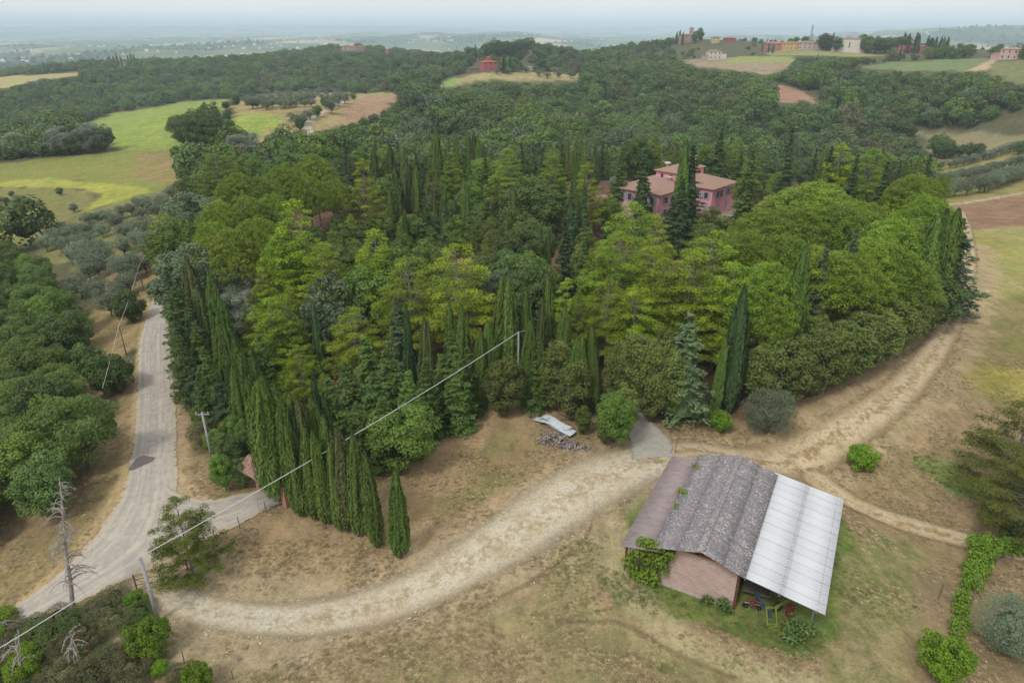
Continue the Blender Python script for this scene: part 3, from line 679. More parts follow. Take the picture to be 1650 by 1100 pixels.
def mk_umbrella(h=11., R0=4.8, n=240, per=140, thick=.42, Lf=.21, Wf=.09, pr=.68):
    lv = Leaves(); mb = MB(); zb = h*(1-thick); cs = []
    for k in range(n*8):
        if len(cs) >= n: break
        u = rng.random(); a = rng.random()*2*PI; el = math.asin(u**.8); bump = 1+.15*math.sin(3*a+1)+.13*math.sin(7*a+u*6)
        c = np.array([math.cos(el)*math.cos(a)*R0*bump, math.cos(el)*math.sin(a)*R0*bump, zb + math.sin(el)*h*thick*.93*(1+.12*math.sin(5*a+u*3))])
        if k % 6 == 0: c[:2] *= .6; c[2] -= .6
        if any(np.linalg.norm(c-q) < pr*1.02 for q in cs): continue
        cs.append(c)
    for c in cs:
        o = unit(np.array([c[0]/R0, c[1]/R0, 1.])); lv.puff(c, pr*(.8+.4*rng.random()), int(per*(.7+.6*rng.random())), Lf, Wf, .6, .3, .3+rng.random()*.5, (1.1, 1.1, .8), .35, o, .5)
    mb.tube([(0, 0, -.3), (.1, .05, zb*.6), (0, 0, zb*.85)], [.27, .22, .18], 7)
    for c in cs[::4]: limb(mb, (0, 0, zb*.8), c*[.92, .92, .97], .08, .02, .05, 4, 4)
    lv.core((0, 0, zb+h*thick*.35), (R0*.75, R0*.75, h*thick*.45), 30)
    return lv, mb, None
def mk_broad(h=10., R0=3.6, n=46, per=130, base=.22, Lf=.36, Wf=.24, pr=.30, spike=.15, tallness=1., lobes=5, fillk=.5):
    lv = Leaves(); mb = MB(); zc = h*(base+1)/2; rz = h*(1-base)/2; cs = []
    lb = [(rng.random()*2*PI, rng.random()*.5-.1, .8+.35*rng.random()) for _ in range(lobes)]
    for k in range(n):
        d = rdir(1)[0]; d[2] = d[2]*.9+.12; a = math.atan2(d[1], d[0]); m = .84+.22*max(0, max(math.cos(a-l[0])*l[2] for l in lb))*rng.random()+.08*rng.normal()
        cs.append(np.array([d[0]*R0*m*.8, d[1]*R0*m*.8, zc + d[2]*rz*.82*m]))
    for c in cs:
        q = R0*pr*(.7+.6*rng.random()); o = unit(c-np.array([0, 0, zc])); lv.puff(c, q, int(per*(.7+.6*rng.random())), Lf, Wf, .35, spike, .2+.6*rng.random(), (1.1, 1.1, .85), fillk, o)
    lv.core((0, 0, zc), (R0*.72, R0*.72, rz*.75), 46)
    mb.tube([(0, 0, -.4), (.1, 0, h*.25), (0, .1, h*.6)], [.05*h**.6, .04*h**.6, .05], 7)
    for c in cs[::3]: limb(mb, (0, 0, h*(base*.8+.05)), c*[.9, .9, .98], .075, .02, .08, 4, 4)
    return lv, mb, None

PROTO = {}
def proto(key, name, mat, builder, copies=1, bark=BARK, **kw):
    for i in range(copies):
        lv, mb, co = builder(**kw)
        if co is not None: join_core(lv, co)
        PROTO.setdefault(key, []).append((name, lv.mesh('crown', LM[mat]), mb.mesh('trunk', bark)))
        globals().setdefault('PH', {})[key] = kw.get('h', 10.)
def recolour(newkey, key, name, mat):
    PROTO[newkey] = []
    for nm, cm, tm in PROTO[key]:
        m2 = cm.copy(); m2.materials[0] = LM[mat]; PROTO[newkey].append((name, m2, tm))
    PH[newkey] = PH[key]
proto('cyp', 'cypress_tree', 'cypress', mk_cypress, 7, h=10., R0=.78)
proto('cypw', 'cypress_tree', 'cypress', mk_cypress, 3, h=10., R0=1.35, n=12000, spires=14, fat=.6)
recolour('cyp2', 'cyp', 'cypress_tree', 'cypress2'); recolour('cypb', 'cyp', 'cypress_tree', 'cypressb'); recolour('cypw2', 'cypw', 'cypress_tree', 'cypress2')
proto('fir', 'fir_tree', 'cedar', mk_conifer, 3, h=12., R0=2.5, whorls=24, nb=9, leaves=40)
recolour('firb', 'fir', 'fir_tree', 'cedarb')
proto('spr', 'spruce_tree', 'spruce', mk_conifer, 3, h=10., R0=2.1, whorls=24, nb=10, leaves=36, start=.03, pw=.7, Lf=.36)
proto('pine', 'pine_tree', 'pine', mk_tier, 4, bark=BARKP, h=12., R0=3.1, levels=12)
proto('pineg', 'pine_tree', 'pine', mk_tier, 4, bark=BARKP, h=12., R0=3.5, levels=10, pw=.6, round_=.35, pr=.66)
recolour('pined', 'pine', 'pine_tree', 'pined'); recolour('pinedg', 'pineg', 'pine_tree', 'pined')
proto('ypine', 'pine_tree', 'pined', mk_tier, 2, bark=BARKP, h=12., R0=5.6, levels=7, base=.12, open_=.3, pr=.95, per=260, Lf=.26, Wf=.075, pw=.55, round_=.3)
proto('obig', 'olive_tree', 'olive', mk_broad, 2, h=4.5, R0=2.4, n=110, per=150, base=.02, Lf=.17, Wf=.035, spike=.6, pr=.26)
proto('rshrub', 'shrub', 'shrub', mk_broad, 2, h=2.4, R0=1.35, n=60, per=120, base=.0, Lf=.13, Wf=.09, pr=.28)
proto('robush', 'bush', 'oak', mk_broad, 2, h=2.4, R0=1.35, n=60, per=120, base=.0, Lf=.13, Wf=.09, pr=.28)
proto('stone', 'umbrella_pine', 'stone', mk_umbrella, 3, bark=BARKP)
proto('oak', 'oak_tree', 'oak', mk_broad, 3, h=10., R0=3.6, n=68, per=170, base=.03, Lf=.28, Wf=.18, pr=.27)
recolour('broad', 'oak', 'broadleaf_tree', 'broad'); recolour('grey', 'oak', 'grey_leaved_tree', 'greyleaf')
proto('locust', 'locust_tree', 'locust', mk_broad, 3, h=9., R0=3.6, n=75, per=190, base=.10, Lf=.30, Wf=.11, spike=.3, pr=.25)
recolour('willow', 'locust', 'willow_tree', 'willow')
proto('olive', 'olive_tree', 'olive', mk_broad, 3, h=4.5, R0=2.3, n=38, per=95, base=.2, Lf=.30, Wf=.07, spike=.5, pr=.34)
proto('hedge', 'laurel_tree', 'hedge', mk_broad, 3, h=7.5, R0=1.8, n=105, per=110, base=-.04, Lf=.22, Wf=.11, pr=.30, spike=.45, lobes=7)
proto('shrub', 'shrub', 'shrub', mk_broad, 2, h=2.4, R0=1.5, n=50, per=110, base=.0, Lf=.14, Wf=.09, pr=.3)
proto('scrub', 'scrub_bush', 'scrub', mk_broad, 3, h=2.2, R0=1.7, n=46, per=110, base=.0, Lf=.13, Wf=.05, pr=.30, spike=.6)
recolour('scrubo', 'scrub', 'scrub_bush', 'oak')

ALLTREES = []
WK = {'stone': .70, 'pine': .92, 'pineg': .88, 'pined': .85, 'pinedg': .9, 'hedge': .92, 'oak': .9, 'broad': .88, 'grey': .9, 'locust': .95, 'fir': .95}
def put_tree(key, x, y, height, wscale=1., rot=None, var=None, role='', z=None, note=None):
    wscale *= WK.get(key, 1.)
    v = PROTO[key][(var if var is not None else random.randrange(len(PROTO[key]))) % len(PROTO[key])]
    s = height/PH[key]; e = empty(v[0], (x, y, (h1(x, y) if z is None else z)-.05), random.random()*6.28 if rot is None else rot)
    e.scale = (s*wscale, s*wscale*random.uniform(.88, 1.12), s); e.rotation_euler[0] = random.gauss(0, .022); e.rotation_euler[1] = random.gauss(0, .022)
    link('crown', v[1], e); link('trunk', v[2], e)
    ALLTREES.append(dict(o=e, key=key, x=x, y=y, h=height, w=wscale, role=role, note=note)); return e
# ------------------------------------------------------------------ the barn
LANDMARKS = []
def mark(name, x, y): LANDMARKS.append((name, x, y))
M_rust = simple('rusty_steel', (.20, .085, .045), .8, .5, 5., .2, .3, (.10, .05, .035)); M_orange = simple('primed_steel', (.42, .20, .09), .8, .4, 5., .1, .3)
M_galv = simple('galvanised_steel', (.42, .43, .44), .5, .25, 6., .6, .2); M_wood = simple('weathered_wood', (.22, .18, .14), .9, .45, 4., 0, .5, (.12, .095, .075))
M_conc = simple('pole_concrete', (.40, .39, .38), .9, .3, 4., 0, .3); M_pine = simple('creosoted_pole', (.13, .10, .08), .9, .4, 4., 0, .4)
M_wire = simple('cable_sheath', (.62, .62, .60), .6, .15, 4., 0, .1); M_black = simple('black_rubber', (.03, .03, .03), .8, .3, 8.)
def brick_mat(name, a, b, mortar, scale, rough=.9):
    m, t, o = mat_new(name); n = N(t); co = n('ShaderNodeTexCoord').outputs['Object']
    sp = n('ShaderNodeSeparateXYZ', {0: co})
    v = n('ShaderNodeCombineXYZ', {0: n.math('ADD', sp.outputs[0], sp.outputs[1]), 1: sp.outputs[2]}).outputs[0]
    br = n('ShaderNodeTexBrick', {'Vector': v, 'Color1': (*a, 1), 'Color2': (*b, 1), 'Mortar': (*mortar, 1), 'Scale': scale, 'Mortar Size': .025, 'Brick Width': .5, 'Row Height': .25})
    dirt = n.noise(1.1, 5, .65, co); c = n.mixc(n.ramp(dirt, [(.45, (0,0,0)), (.75, (.6,.6,.6))]), br.outputs['Color'], tuple(.7*x+.06 for x in a))
    c = n.mixc(n.math('MULTIPLY', n.noise(14, 3, .6, co), .5), c, tuple(x*.6 for x in a))
    bp = n('ShaderNodeBump', {'Height': br.outputs['Fac'], 'Strength': .5, 'Distance': .01}); bp.invert = True
    p = n('ShaderNodeBsdfPrincipled', {'Base Color': c, 'Roughness': rough, 'Normal': bp.outputs[0], 'Specular IOR Level': .15})
    t.links.new(p.outputs[0], o.inputs[0]); return m
M_block = brick_mat('hollow_clay_blocks', (.46, .30, .26), (.58, .41, .36), (.56, .51, .47), 1.15)
def sheet_mat(name, base, dark, lichen=None, lich_amt=.0, metal=0., rough=.6, stripes=.35):
    m, t, o = mat_new(name); n = N(t); co = n('ShaderNodeTexCoord').outputs['Object']; rnd = n('ShaderNodeObjectInfo').outputs['Random']
    loc = n('ShaderNodeVectorMath', {0: co, 1: n('ShaderNodeCombineXYZ', {0: n.math('MULTIPLY', rnd, 31.), 1: n.math('MULTIPLY', rnd, 57.)}).outputs[0]}, operation='ADD').outputs[0]
    st = n.noise(2.2, 4, .6, n('ShaderNodeMapping', {'Vector': loc, 'Scale': (.25, 2.6, 1)}).outputs[0])
    bl = n.noise(1.4, 6, .7, loc); fi = n.noise(26, 4, .75, loc)
    f = n.ramp(n.math('ADD', n.math('MULTIPLY', st, .55), n.math('MULTIPLY', bl, .45)), [(.4, (0,0,0)), (.66, (1,1,1))])
    c = n.mixc(n.math('MULTIPLY', f, stripes), tuple(base), tuple(dark))
    c = n.mixc(n.math('MULTIPLY', n.ramp(fi, [(.45, (0,0,0)), (.7, (1,1,1))]), .45 if lichen else .05), c, tuple(dark))
    if lichen:
        vo = n('ShaderNodeTexVoronoi', {'Vector': loc, 'Scale': 9.5, 'Randomness': 1.}); rr = n('ShaderNodeSeparateColor', {0: vo.outputs['Color']}).outputs[0]
        spot = n.math('LESS_THAN', vo.outputs['Distance'], n.math('MULTIPLY', n.math('POWER', rr, 1.5), lich_amt*.55))
        spot = n.math('MULTIPLY', spot, n.ramp(n.noise(.9, 4, .6, loc), [(.32, (.25,.25,.25)), (.6, (1,1,1))]))
        c = n.mixc(spot, c, tuple(lichen))
        c = n.mixc(n.math('MULTIPLY', n.ramp(n.noise(2.6, 5, .7, loc), [(.62, (0,0,0)), (.7, (1,1,1))]), .5), c, (.12, .12, .05))
    vv = n.math('MULTIPLY_ADD', rnd, .07, .965); c = n.mixc(1., c, n('ShaderNodeCombineColor', {0: vv, 1: vv, 2: vv}).outputs[0], 'MULTIPLY')
    bp = n('ShaderNodeBump', {'Height': fi, 'Strength': .25, 'Distance': .01})
    p = n('ShaderNodeBsdfPrincipled', {'Base Color': c, 'Roughness': rough, 'Metallic': metal, 'Normal': bp.outputs[0], 'Specular IOR Level': .3})
    t.links.new(p.outputs[0], o.inputs[0]); return m
M_white = sheet_mat('white_coated_sheet', (.56, .57, .59), (.40, .41, .43), None, 0, 0., .5, .3)
M_grey = sheet_mat('lichened_fibre_cement', (.215, .195, .205), (.115, .105, .105), (.40, .37, .355), 1.5, 0, .9, .5)
M_greyl = sheet_mat('brown_fibre_cement', (.31, .255, .25), (.17, .135, .13), (.40, .35, .32), .6, 0, .9, .8)
BU = -28.5
barn = empty('barn', (8.46, 41.7, h1(16, 46)-.05), R(BU)); mark('barn', 16, 46)
tag(barn, 'old farm barn roofed half in lichened grey and half in white corrugated sheet', 'barn')
def corr(name, L_, wv, amp, mat, wave=.16):
    """one corrugated sheet, ribs along x, length L_, width wv along y"""
    nn = int(round(wv/wave*4)); ys = np.linspace(0, wv, nn+1); zz = amp*np.cos(ys/wave*2*PI)
    V = [(0, y, z) for y, z in zip(ys, zz)] + [(L_, y, z) for y, z in zip(ys, zz)]; b = len(V)
    V += [(0, y, z-.008) for y, z in zip(ys, zz)] + [(L_, y, z-.008) for y, z in zip(ys, zz)]
    m_ = nn+1; F = [(i, i+m_, i+m_+1, i+1) for i in range(nn)] + [(b+i, b+i+1, b+i+m_+1, b+i+m_) for i in range(nn)]
    F += [(i, i+1, b+i+1, b+i) for i in range(nn)] + [(m_+i+1, m_+i, b+m_+i, b+m_+i+1) for i in range(nn)]
    return npmesh(name, V, F, [mat], smooth=False)
def roof_plane(u0, z0, u1, z1, v0, v1, rows, nsheet, mat, nm, amp=.026, wave=.21, over=.18, jit=.01, lab=None):
    sl_ = math.hypot(u1-u0, z1-z0); ang = math.atan2(z1-z0, u1-u0); wv = (v1-v0)/nsheet; Lr = sl_/rows + over*(rows > 1)
    wave = (wv+.06)/max(1, round((wv+.06)/wave)); me = corr(nm, Lr, wv+.06, amp, mat, wave)
    down = z1 < z0
    for r_ in range(rows):
        s0 = r_*sl_/rows - (0 if r_ == 0 or not down else over*0)
        for k in range(nsheet):
            lift = (.014*(rows-1-r_) if down else .014*r_) + .004*(k % 2) + random.uniform(0, jit)
            s_ = s0 - (over if (r_ > 0 and not down) else 0)*1.
            if down and r_ > 0: s_ = s0 - 0
            o = link(nm, me, barn, (u0+math.cos(ang)*s_ - math.sin(ang)*lift, v0+k*wv, z0+math.sin(ang)*s_+math.cos(ang)*lift))
            o.rotation_euler = (0, -ang, 0)
            if lab: o['label'] = lab
LV0, LV1 = 0., 14.1
roof_plane(2.95, 4.02, -.05, 3.35, LV0+.05, LV1-.1, 1, 14, M_greyl, 'roof_sheet', lab='brownish corrugated roof sheet of the low lean-to')
roof_plane(5.95, 5.3, 2.6, 4.32, LV0, LV1, 2, 14, M_grey, 'roof_sheet', lab='grey lichened corrugated roof sheet')
roof_plane(5.95, 5.3, 9.15, 4.32, LV0, LV1, 2, 14, M_grey, 'roof_sheet', lab='grey lichened corrugated roof sheet')
roof_plane(8.98, 4.25, 14.6, 3.4, LV0+.15, LV1+.35, 2, 14, M_white, 'roof_sheet', amp=.03, wave=.26, jit=.004, lab='white corrugated roof sheet')
rc = MB(); n_ = 40
for i in range(n_):
    v_ = LV0-.02+i*(LV1-LV0+.04)/n_; dv = (LV1-LV0+.04)/n_
    z_ = 5.36+random.uniform(-.006, .012)
    rc.poly([(5.72, v_, z_-.07), (5.95, v_, z_), (6.18, v_, z_-.07), (5.72, v_+dv+.02, z_-.07), (5.95, v_+dv+.02, z_), (6.18, v_+dv+.02, z_-.07)], [(0, 1, 4, 3), (1, 2, 5, 4)])
rc.build('ridge_cap', M_grey, barn)
sc = MB()
for su in (9.25, 11.75, 14.25):
    sl_ = (3.4-4.25)/(14.6-8.98); z_ = 4.25+(su-8.98)*sl_
    for k in range(44):
        if random.random() < .12: continue
        v_ = LV0+.3+k*(LV1)/44; sc.box(su-.022, su+.022, v_-.022, v_+.022, z_+.03, z_+.062)
tag(sc.build('roof_screw', M_rust, barn), kind='stuff')
# frame
fr = lambda nm, a, b, w, mat, h=None: MB().beam(a, b, w, h).build(nm, mat, barn)
for (u_, v_, h_) in [(.15, 1.2, 3.25), (.15, 5.3, 3.25), (.15, 9.4, 3.25), (.15, 13.3, 3.25)]: fr('post', (u_, v_, -.3), (u_, v_, h_), .14, M_rust)
for v_ in (1.25, 5.3, 9.4, 13.3): fr('post', (8.82, v_, -.3), (8.82, v_, 4.2), .16, M_rust); fr('post', (2.8, v_, -.3), (2.8, v_, 4.1), .16, M_rust)
for v_ in (1.5, 5.5, 9.6, 13.6): fr('post', (14.1, v_, -.3), (14.1, v_, 3.38), .12, M_galv)
for v_ in (.95, 5.3, 9.4, 13.3):   # trusses under the grey gable
    tr = MB(); tr.beam((2.75, v_, 4.16), (9.0, v_, 4.16), .10, .12); tr.beam((2.75, v_, 4.22), (5.95, v_, 5.16), .08, .1); tr.beam((9.05, v_, 4.22), (5.95, v_, 5.16), .08, .1)
    for k in range(1, 8):
        u_ = 2.75+k*6.25/8; zt = 5.16-abs(u_-5.95)*.30; u2 = 2.75+(k+.5)*6.25/8
        tr.beam((u_, v_, 4.16), (u_, v_, zt), .05); tr.beam((u_, v_, zt), (u2, v_, 4.2), .04)
    tr.build('truss', M_orange, barn)
pu = [(0.3, 3.32), (1.6, 3.6), (2.7, 3.86), (3.3, 4.38), (4.6, 4.76), (7.3, 4.76), (8.7, 4.32), (9.3, 4.1), (11.7, 3.74), (14.2, 3.36)]
for u_, z_ in pu: fr('purlin', (u_, LV0+.12, z_), (u_, LV1-.1, z_), .07, M_orange if u_ < 9 else M_galv, .10)
fr('front_beam', (8.95, .5, 4.06), (14.4, .5, 3.26), .08, M_galv, .12); fr('front_beam', (.1, .6, 3.2), (2.8, .6, 3.82), .09, M_orange, .12)
# walls
MB().poly([(2.95,1.18,-.2),(8.7,1.18,-.2),(8.7,1.18,3.95),(7.6,1.18,4.0),(3.6,1.18,4.0),(2.95,1.18,3.9),(2.95,1.36,-.2),(8.7,1.36,-.2),(8.7,1.36,3.95),(7.6,1.36,4.0),(3.6,1.36,4.0),(2.95,1.36,3.9)],
   [(0,1,2,3,4,5),(11,10,9,8,7,6),(0,6,7,1),(1,7,8,2),(2,8,9,3),(3,9,10,4),(4,10,11,5),(5,11,6,0)]).build('front_wall', M_block, barn)
MB().box(.2, 8.7, 13.4, 13.58, -.2, 3.1).build('back_wall', M_block, barn)
MB().box(8.98, 14.0, 13.5, 13.66, -.2, 3.0).build('back_wall', M_block, barn)
pl_ = MB()
for k in range(11): MB().box(8.62+.0*k, 8.68, 1.4+k*1.08, 1.4+k*1.08+1.02, .02, 3.4+random.uniform(-.3, .3)).build('wall_board', M_wood, barn)
MB().box(3.0, 8.7, 1.05, 1.178, -.2, .12).build('wall_footing', simple('bare_concrete', (.45, .42, .38), .9, .3), barn)
def bw(u, v, z=0.): 
    a = R(BU); return np.array([8.46+u*math.cos(a)-v*math.sin(a), 41.7+u*math.sin(a)+v*math.cos(a), z])
def leafy(name, label, cat, blobs, mat, Lf=.24, Wf=.17, per=90, group=None, spike=.1, stems=()):
    """creeper or bush made of leaf clumps at world places"""
    o0 = np.array(blobs[0][:3], float); o0[2] = h1(o0[0], o0[1]); e = empty(name, o0); lv = Leaves()
    for bx_, by_, bz_, br_ in blobs: lv.puff(np.array([bx_, by_, bz_])-o0, br_, int(per*(br_/.6)**2), Lf, Wf, .4, spike, .25+.5*rng.random(), (1, 1, .9), .45); lv.core(np.array([bx_, by_, bz_])-o0, (br_*.6,)*3, 8)
    link('foliage', lv.mesh('foliage', LM[mat]), e)
    if stems:
        mb = MB()
        for s_ in stems: mb.tube([np.array(p)-o0 for p in s_], [.05, .04, .025][:len(s_)] if len(s_) <= 3 else .035, 5)
        mb.build('stem', BARK, e)
    return tag(e, label, cat, group)
bl = []
for k in range(52):
    u_ = random.uniform(.35, 3.9); z_ = random.uniform(.2, 3.9)*(1 if u_ < 3.2 else .95); 
    if u_ > 2.9 and z_ < 1.2+1.0*(u_-3.0): continue
    p_ = bw(u_, .75+random.uniform(-.2, .25), z_); bl.append((p_[0], p_[1], p_[2], random.uniform(.32, .6)))
for k in range(12): p_ = bw(random.uniform(1.8, 3.1), random.uniform(-.1, .6), 4.15); bl.append((p_[0], p_[1], p_[2]+.02, .3))
leafy('creeper', 'green creeper covering the open lean-to front of the barn', 'creeper', bl, 'vine', stems=[[bw(1.2, .9, 0), bw(1.3, .8, 2), bw(2.2, .7, 3.8)], [bw(2.9, .9, 0), bw(3., .8, 2), bw(3.2, .7, 3.8)]])
for k, (u_, v_) in enumerate([(2.7, 7.6), (2.75, 5.4), (2.8, 11.9)]):
    p_ = bw(u_, v_, 4.2); leafy('roof_weed', ['leafy green weed in the middle of the roof valley of the barn', 'small yellowish weed nearest the creeper in the roof valley', 'weed at the far end of the roof valley'][k], 'weed', [(p_[0]+random.uniform(-.2, .2), p_[1]+j*.3-.3, p_[2]+.05, [.42, .3, .34][k]) for j in range(3)], 'shrub', .2, .12, 60, 'weeds growing on the barn roof')
for k, (u_, v_, r_) in enumerate([(6.9, .75, .5), (8.1, .8, .55), (8.5, .5, .4)]):
    p_ = bw(u_, v_, .3); leafy('wall_weed', ['nettle clump under the middle of the block wall', 'tall nettle clump near the foot of the steel corner post', 'low nettle clump right before the barn corner post'][k], 'weed', [(p_[0]+random.uniform(-.3, .3), p_[1]+random.uniform(-.2, .2), .1+random.uniform(.1, .6), r_*.8) for j in range(5)], 'oak', .22, .12, 60, 'nettles along the barn wall', .3)
bl = [(*(bw(13.3+random.uniform(-.7, .8), .3+random.uniform(-.6, .7), random.uniform(.2, 1.5))), random.uniform(.35, .6)) for _ in range(22)]
leafy('bramble_bush', 'dark green bramble bush around the steel post under the white roof corner', 'bush', bl, 'oak', .22, .15, 80)
# machinery under the white roof, paint colours darkened to stand for its shade
M_red = simple('shaded_red_paint', (.20, .05, .045), .6, .4, 6.); M_green = simple('lime_green_paint', (.20, .27, .05), .5, .3, 6.); M_blue = simple('blue_paint', (.03, .08, .2), .5, .3, 6.)
def tyre(parent, c, r=.38, w=.16, axis=(0, 1, 0), mat=None, name='tyre'):
    mb = MB(); n1, n2 = 18, 8; V = []; 
    for i in range(n1):
        for j in range(n2):
            a, b = 2*PI*i/n1, 2*PI*j/n2; rr = r - w*.5 + w*.5*math.cos(b); V.append((rr*math.cos(a), w*.55*math.sin(b), rr*math.sin(a)))
    F = [(i*n2+j, i*n2+(j+1) % n2, ((i+1) % n1)*n2+(j+1) % n2, ((i+1) % n1)*n2+j) for i in range(n1) for j in range(n2)]
    mb.poly(V, F); o = mb.build(name, mat or M_black, parent, c, True); return o
def at(u, v, rz=0., nm='', label='', cat=''):
    p_ = bw(u, v, 0); e = empty(nm, (p_[0], p_[1], h1(p_[0], p_[1])), R(BU)+rz); return tag(e, label, cat)
ld = at(11.4, 1.3, .5, 'loader_frame', 'lime green front loader frame lying in the grass under the white roof edge', 'farm machine')
for s_ in (-.35, .35): MB().beam((s_, -.5, .15), (s_, .2, 1.15), .1, .16).build('lift_arm', M_green, ld)
MB().beam((-.42, -.5, .18), (.42, -.5, .18), .12).build('cross_bar', M_green, ld); MB().beam((-.42, .2, 1.15), (.42, .2, 1.15), .1).build('cross_bar', M_green, ld)
MB().beam((.35, .2, 1.15), (1.7, .9, 1.3), .12, .18).build('boom', M_green, ld); MB().beam((-.3, -.75, .1), (.45, -.6, .1), .14, .2).build('coupling', M_green, ld)
rk = at(10.0, 1.9, .2, 'hay_tedder', 'dull red hay tedder with thin tines under the white roof', 'farm machine')
MB().tube([(-.6, 0, .75), (0, 0, .9), (.6, 0, .75)], .09, 8).build('frame', M_red, rk); MB().tube([(0, 0, .45), (0, 0, .95)], [.22, .12], 10).build('gearbox', M_red, rk)
tyre(rk, (-.45, 0, .25), .26, .14); tyre(rk, (.45, 0, .25), .26, .14)
for k in range(6): a = k*PI/3; MB().tube([(0, 0, .55), (.55*math.cos(a), .55*math.sin(a), .5), (.75*math.cos(a), .75*math.sin(a), .1)], .018, 4).build('tine', M_galv, rk)
pw_ = at(10.7, 2.0, 1.0, 'drawbar_plough', 'blue painted plough drawbar leaning in the shade of the barn', 'farm machine')
MB().beam((0, -.9, .3), (0, .9, 1.2), .16, .12).build('beam', M_blue, pw_); MB().beam((0, -.2, .6), (.3, -.5, 0), .08).build('share', M_galv, pw_); MB().beam((0, .5, 1.0), (.3, .2, .1), .08).build('share', M_galv, pw_)
w_ = at(11.7, 2.6, .8, 'spare_wheel', 'spare wheel with a pale rim leaning under the white roof', 'wheel'); tyre(w_, (0, 0, .45), .45, .2); tyre(w_, (0, 0, .45), .25, .1, mat=simple('rim_paint', (.5, .42, .3), .6), name='rim')
dr = at(12.6, 2.6, 0, 'red_drum', 'small red fuel drum standing behind the bramble bush', 'drum'); MB().tube([(0,0,0),(0,0,.05),(0,0,.45),(0,0,.5),(0,0,.9)], [.27,.29,.28,.29,.28], 14).build('drum_body', M_red, dr); MB().tube([(.1,0,.9),(.1,0,.95)], .05, 8).build('cap', M_galv, dr)
pk = at(12.9, .2, .6, 'grey_pipe', 'short grey pipe leaning beside the bramble bush', 'pipe'); MB().tube([(0, 0, .05), (.9, .3, .55)], .05, 8).build('pipe_length', M_galv, pk)
tk = at(9.9, 4.5, .1, 'old_trailer', 'old brown flat trailer parked deep under the white roof', 'trailer')
MB().box(-1, 1, -1.8, 1.8, .75, .9).build('bed', M_wood, tk); MB().beam((0, -1.8, .7), (0, -3, .5), .1).build('drawbar', M_rust, tk)
for s_ in (-1.05, 1.05): tyre(tk, (s_*.0+ (1.02 if s_ > 0 else -1.02), .2, .4), .4, .2).rotation_euler = (0, 0, PI/2)
for k in (-1, 1): MB().box(k-.03 if k < 0 else k, k if k < 0 else k+.03, -1.8, 1.8, .9, 1.3).build('side_board', M_wood, tk)

# ------------------------------------------------------------------ the pink villa
M_pink = simple('pink_plaster', (.80, .38, .46), .9, .15, .6, 0, .15, (.70, .32, .38), spec=.1); M_tile = simple('terracotta_roof', (.34, .19, .14), .9, .4, 2.2, 0, .8, (.24, .15, .12))
M_shut = simple('grey_blue_shutter', (.34, .36, .42), .7, .2); M_glass = simple('dark_window_glass', (.05, .055, .065), .15, .1, 2, 0, 0, spec=.6); M_trim = simple('pale_stone_trim', (.55, .47, .42), .85, .2)
def roof_tiles_mat():
    m, t, o = mat_new('roof_tile_rows'); n = N(t); co = n('ShaderNodeTexCoord').outputs['Object']
    w = n('ShaderNodeTexWave', {'Vector': co, 'Scale': 1.1, 'Distortion': .6, 'Detail': 2}, bands_direction='DIAGONAL').outputs['Fac']
    c = n.mixc(n.noise(2.5, 5, .7, co), (.36, .22, .16), (.25, .155, .12)); c = n.mixc(n.math('MULTIPLY', w, .3), c, (.2, .12, .09))
    bp = n('ShaderNodeBump', {'Height': w, 'Strength': .4, 'Distance': .05}); p = n('ShaderNodeBsdfPrincipled', {'Base Color': c, 'Roughness': .9, 'Normal': bp.outputs[0]})
    t.links.new(p.outputs[0], o.inputs[0]); return m
M_rtile = roof_tiles_mat()
VZ = h1(38, 162)
villa = empty('villa', (24.2, 160.2, VZ), math.atan2(-.69, .72)); tag(villa, 'large pink plastered villa with terracotta hipped roofs among the tall trees', 'house'); mark('pink villa', 38, 162)
def block(parent, p0, p1, q0, q1, z0, z1, mat, nm='wall'): return MB().box(p0, p1, q0, q1, z0, z1).build(nm, mat, parent)
def hip(parent, p0, p1, q0, q1, z, rise, mat, ov=.55, nm='roof', th=.16):
    p0 -= ov; p1 += ov; q0 -= ov; q1 += ov; w = p1-p0; d = q1-q0
    if w > d: r0, r1 = (p0+d/2, (q0+q1)/2), (p1-d/2, (q0+q1)/2)
    else: r0, r1 = ((p0+p1)/2, q0+w/2), ((p0+p1)/2, q1-w/2)
    V = [(p0,q0,z),(p1,q0,z),(p1,q1,z),(p0,q1,z),(*r0,z+rise),(*r1,z+rise),(p0,q0,z-th),(p1,q0,z-th),(p1,q1,z-th),(p0,q1,z-th)]
    F = [(0,1,5,4),(1,2,5),(2,3,4,5),(3,0,4)] if w > d else [(0,1,4),(1,2,5,4),(2,3,5),(3,0,4,5)]
    F += [(0,6,7,1),(1,7,8,2),(2,8,9,3),(3,9,6,0),(9,8,7,6)]
    return MB().poly(V, F).build(nm, mat, parent)
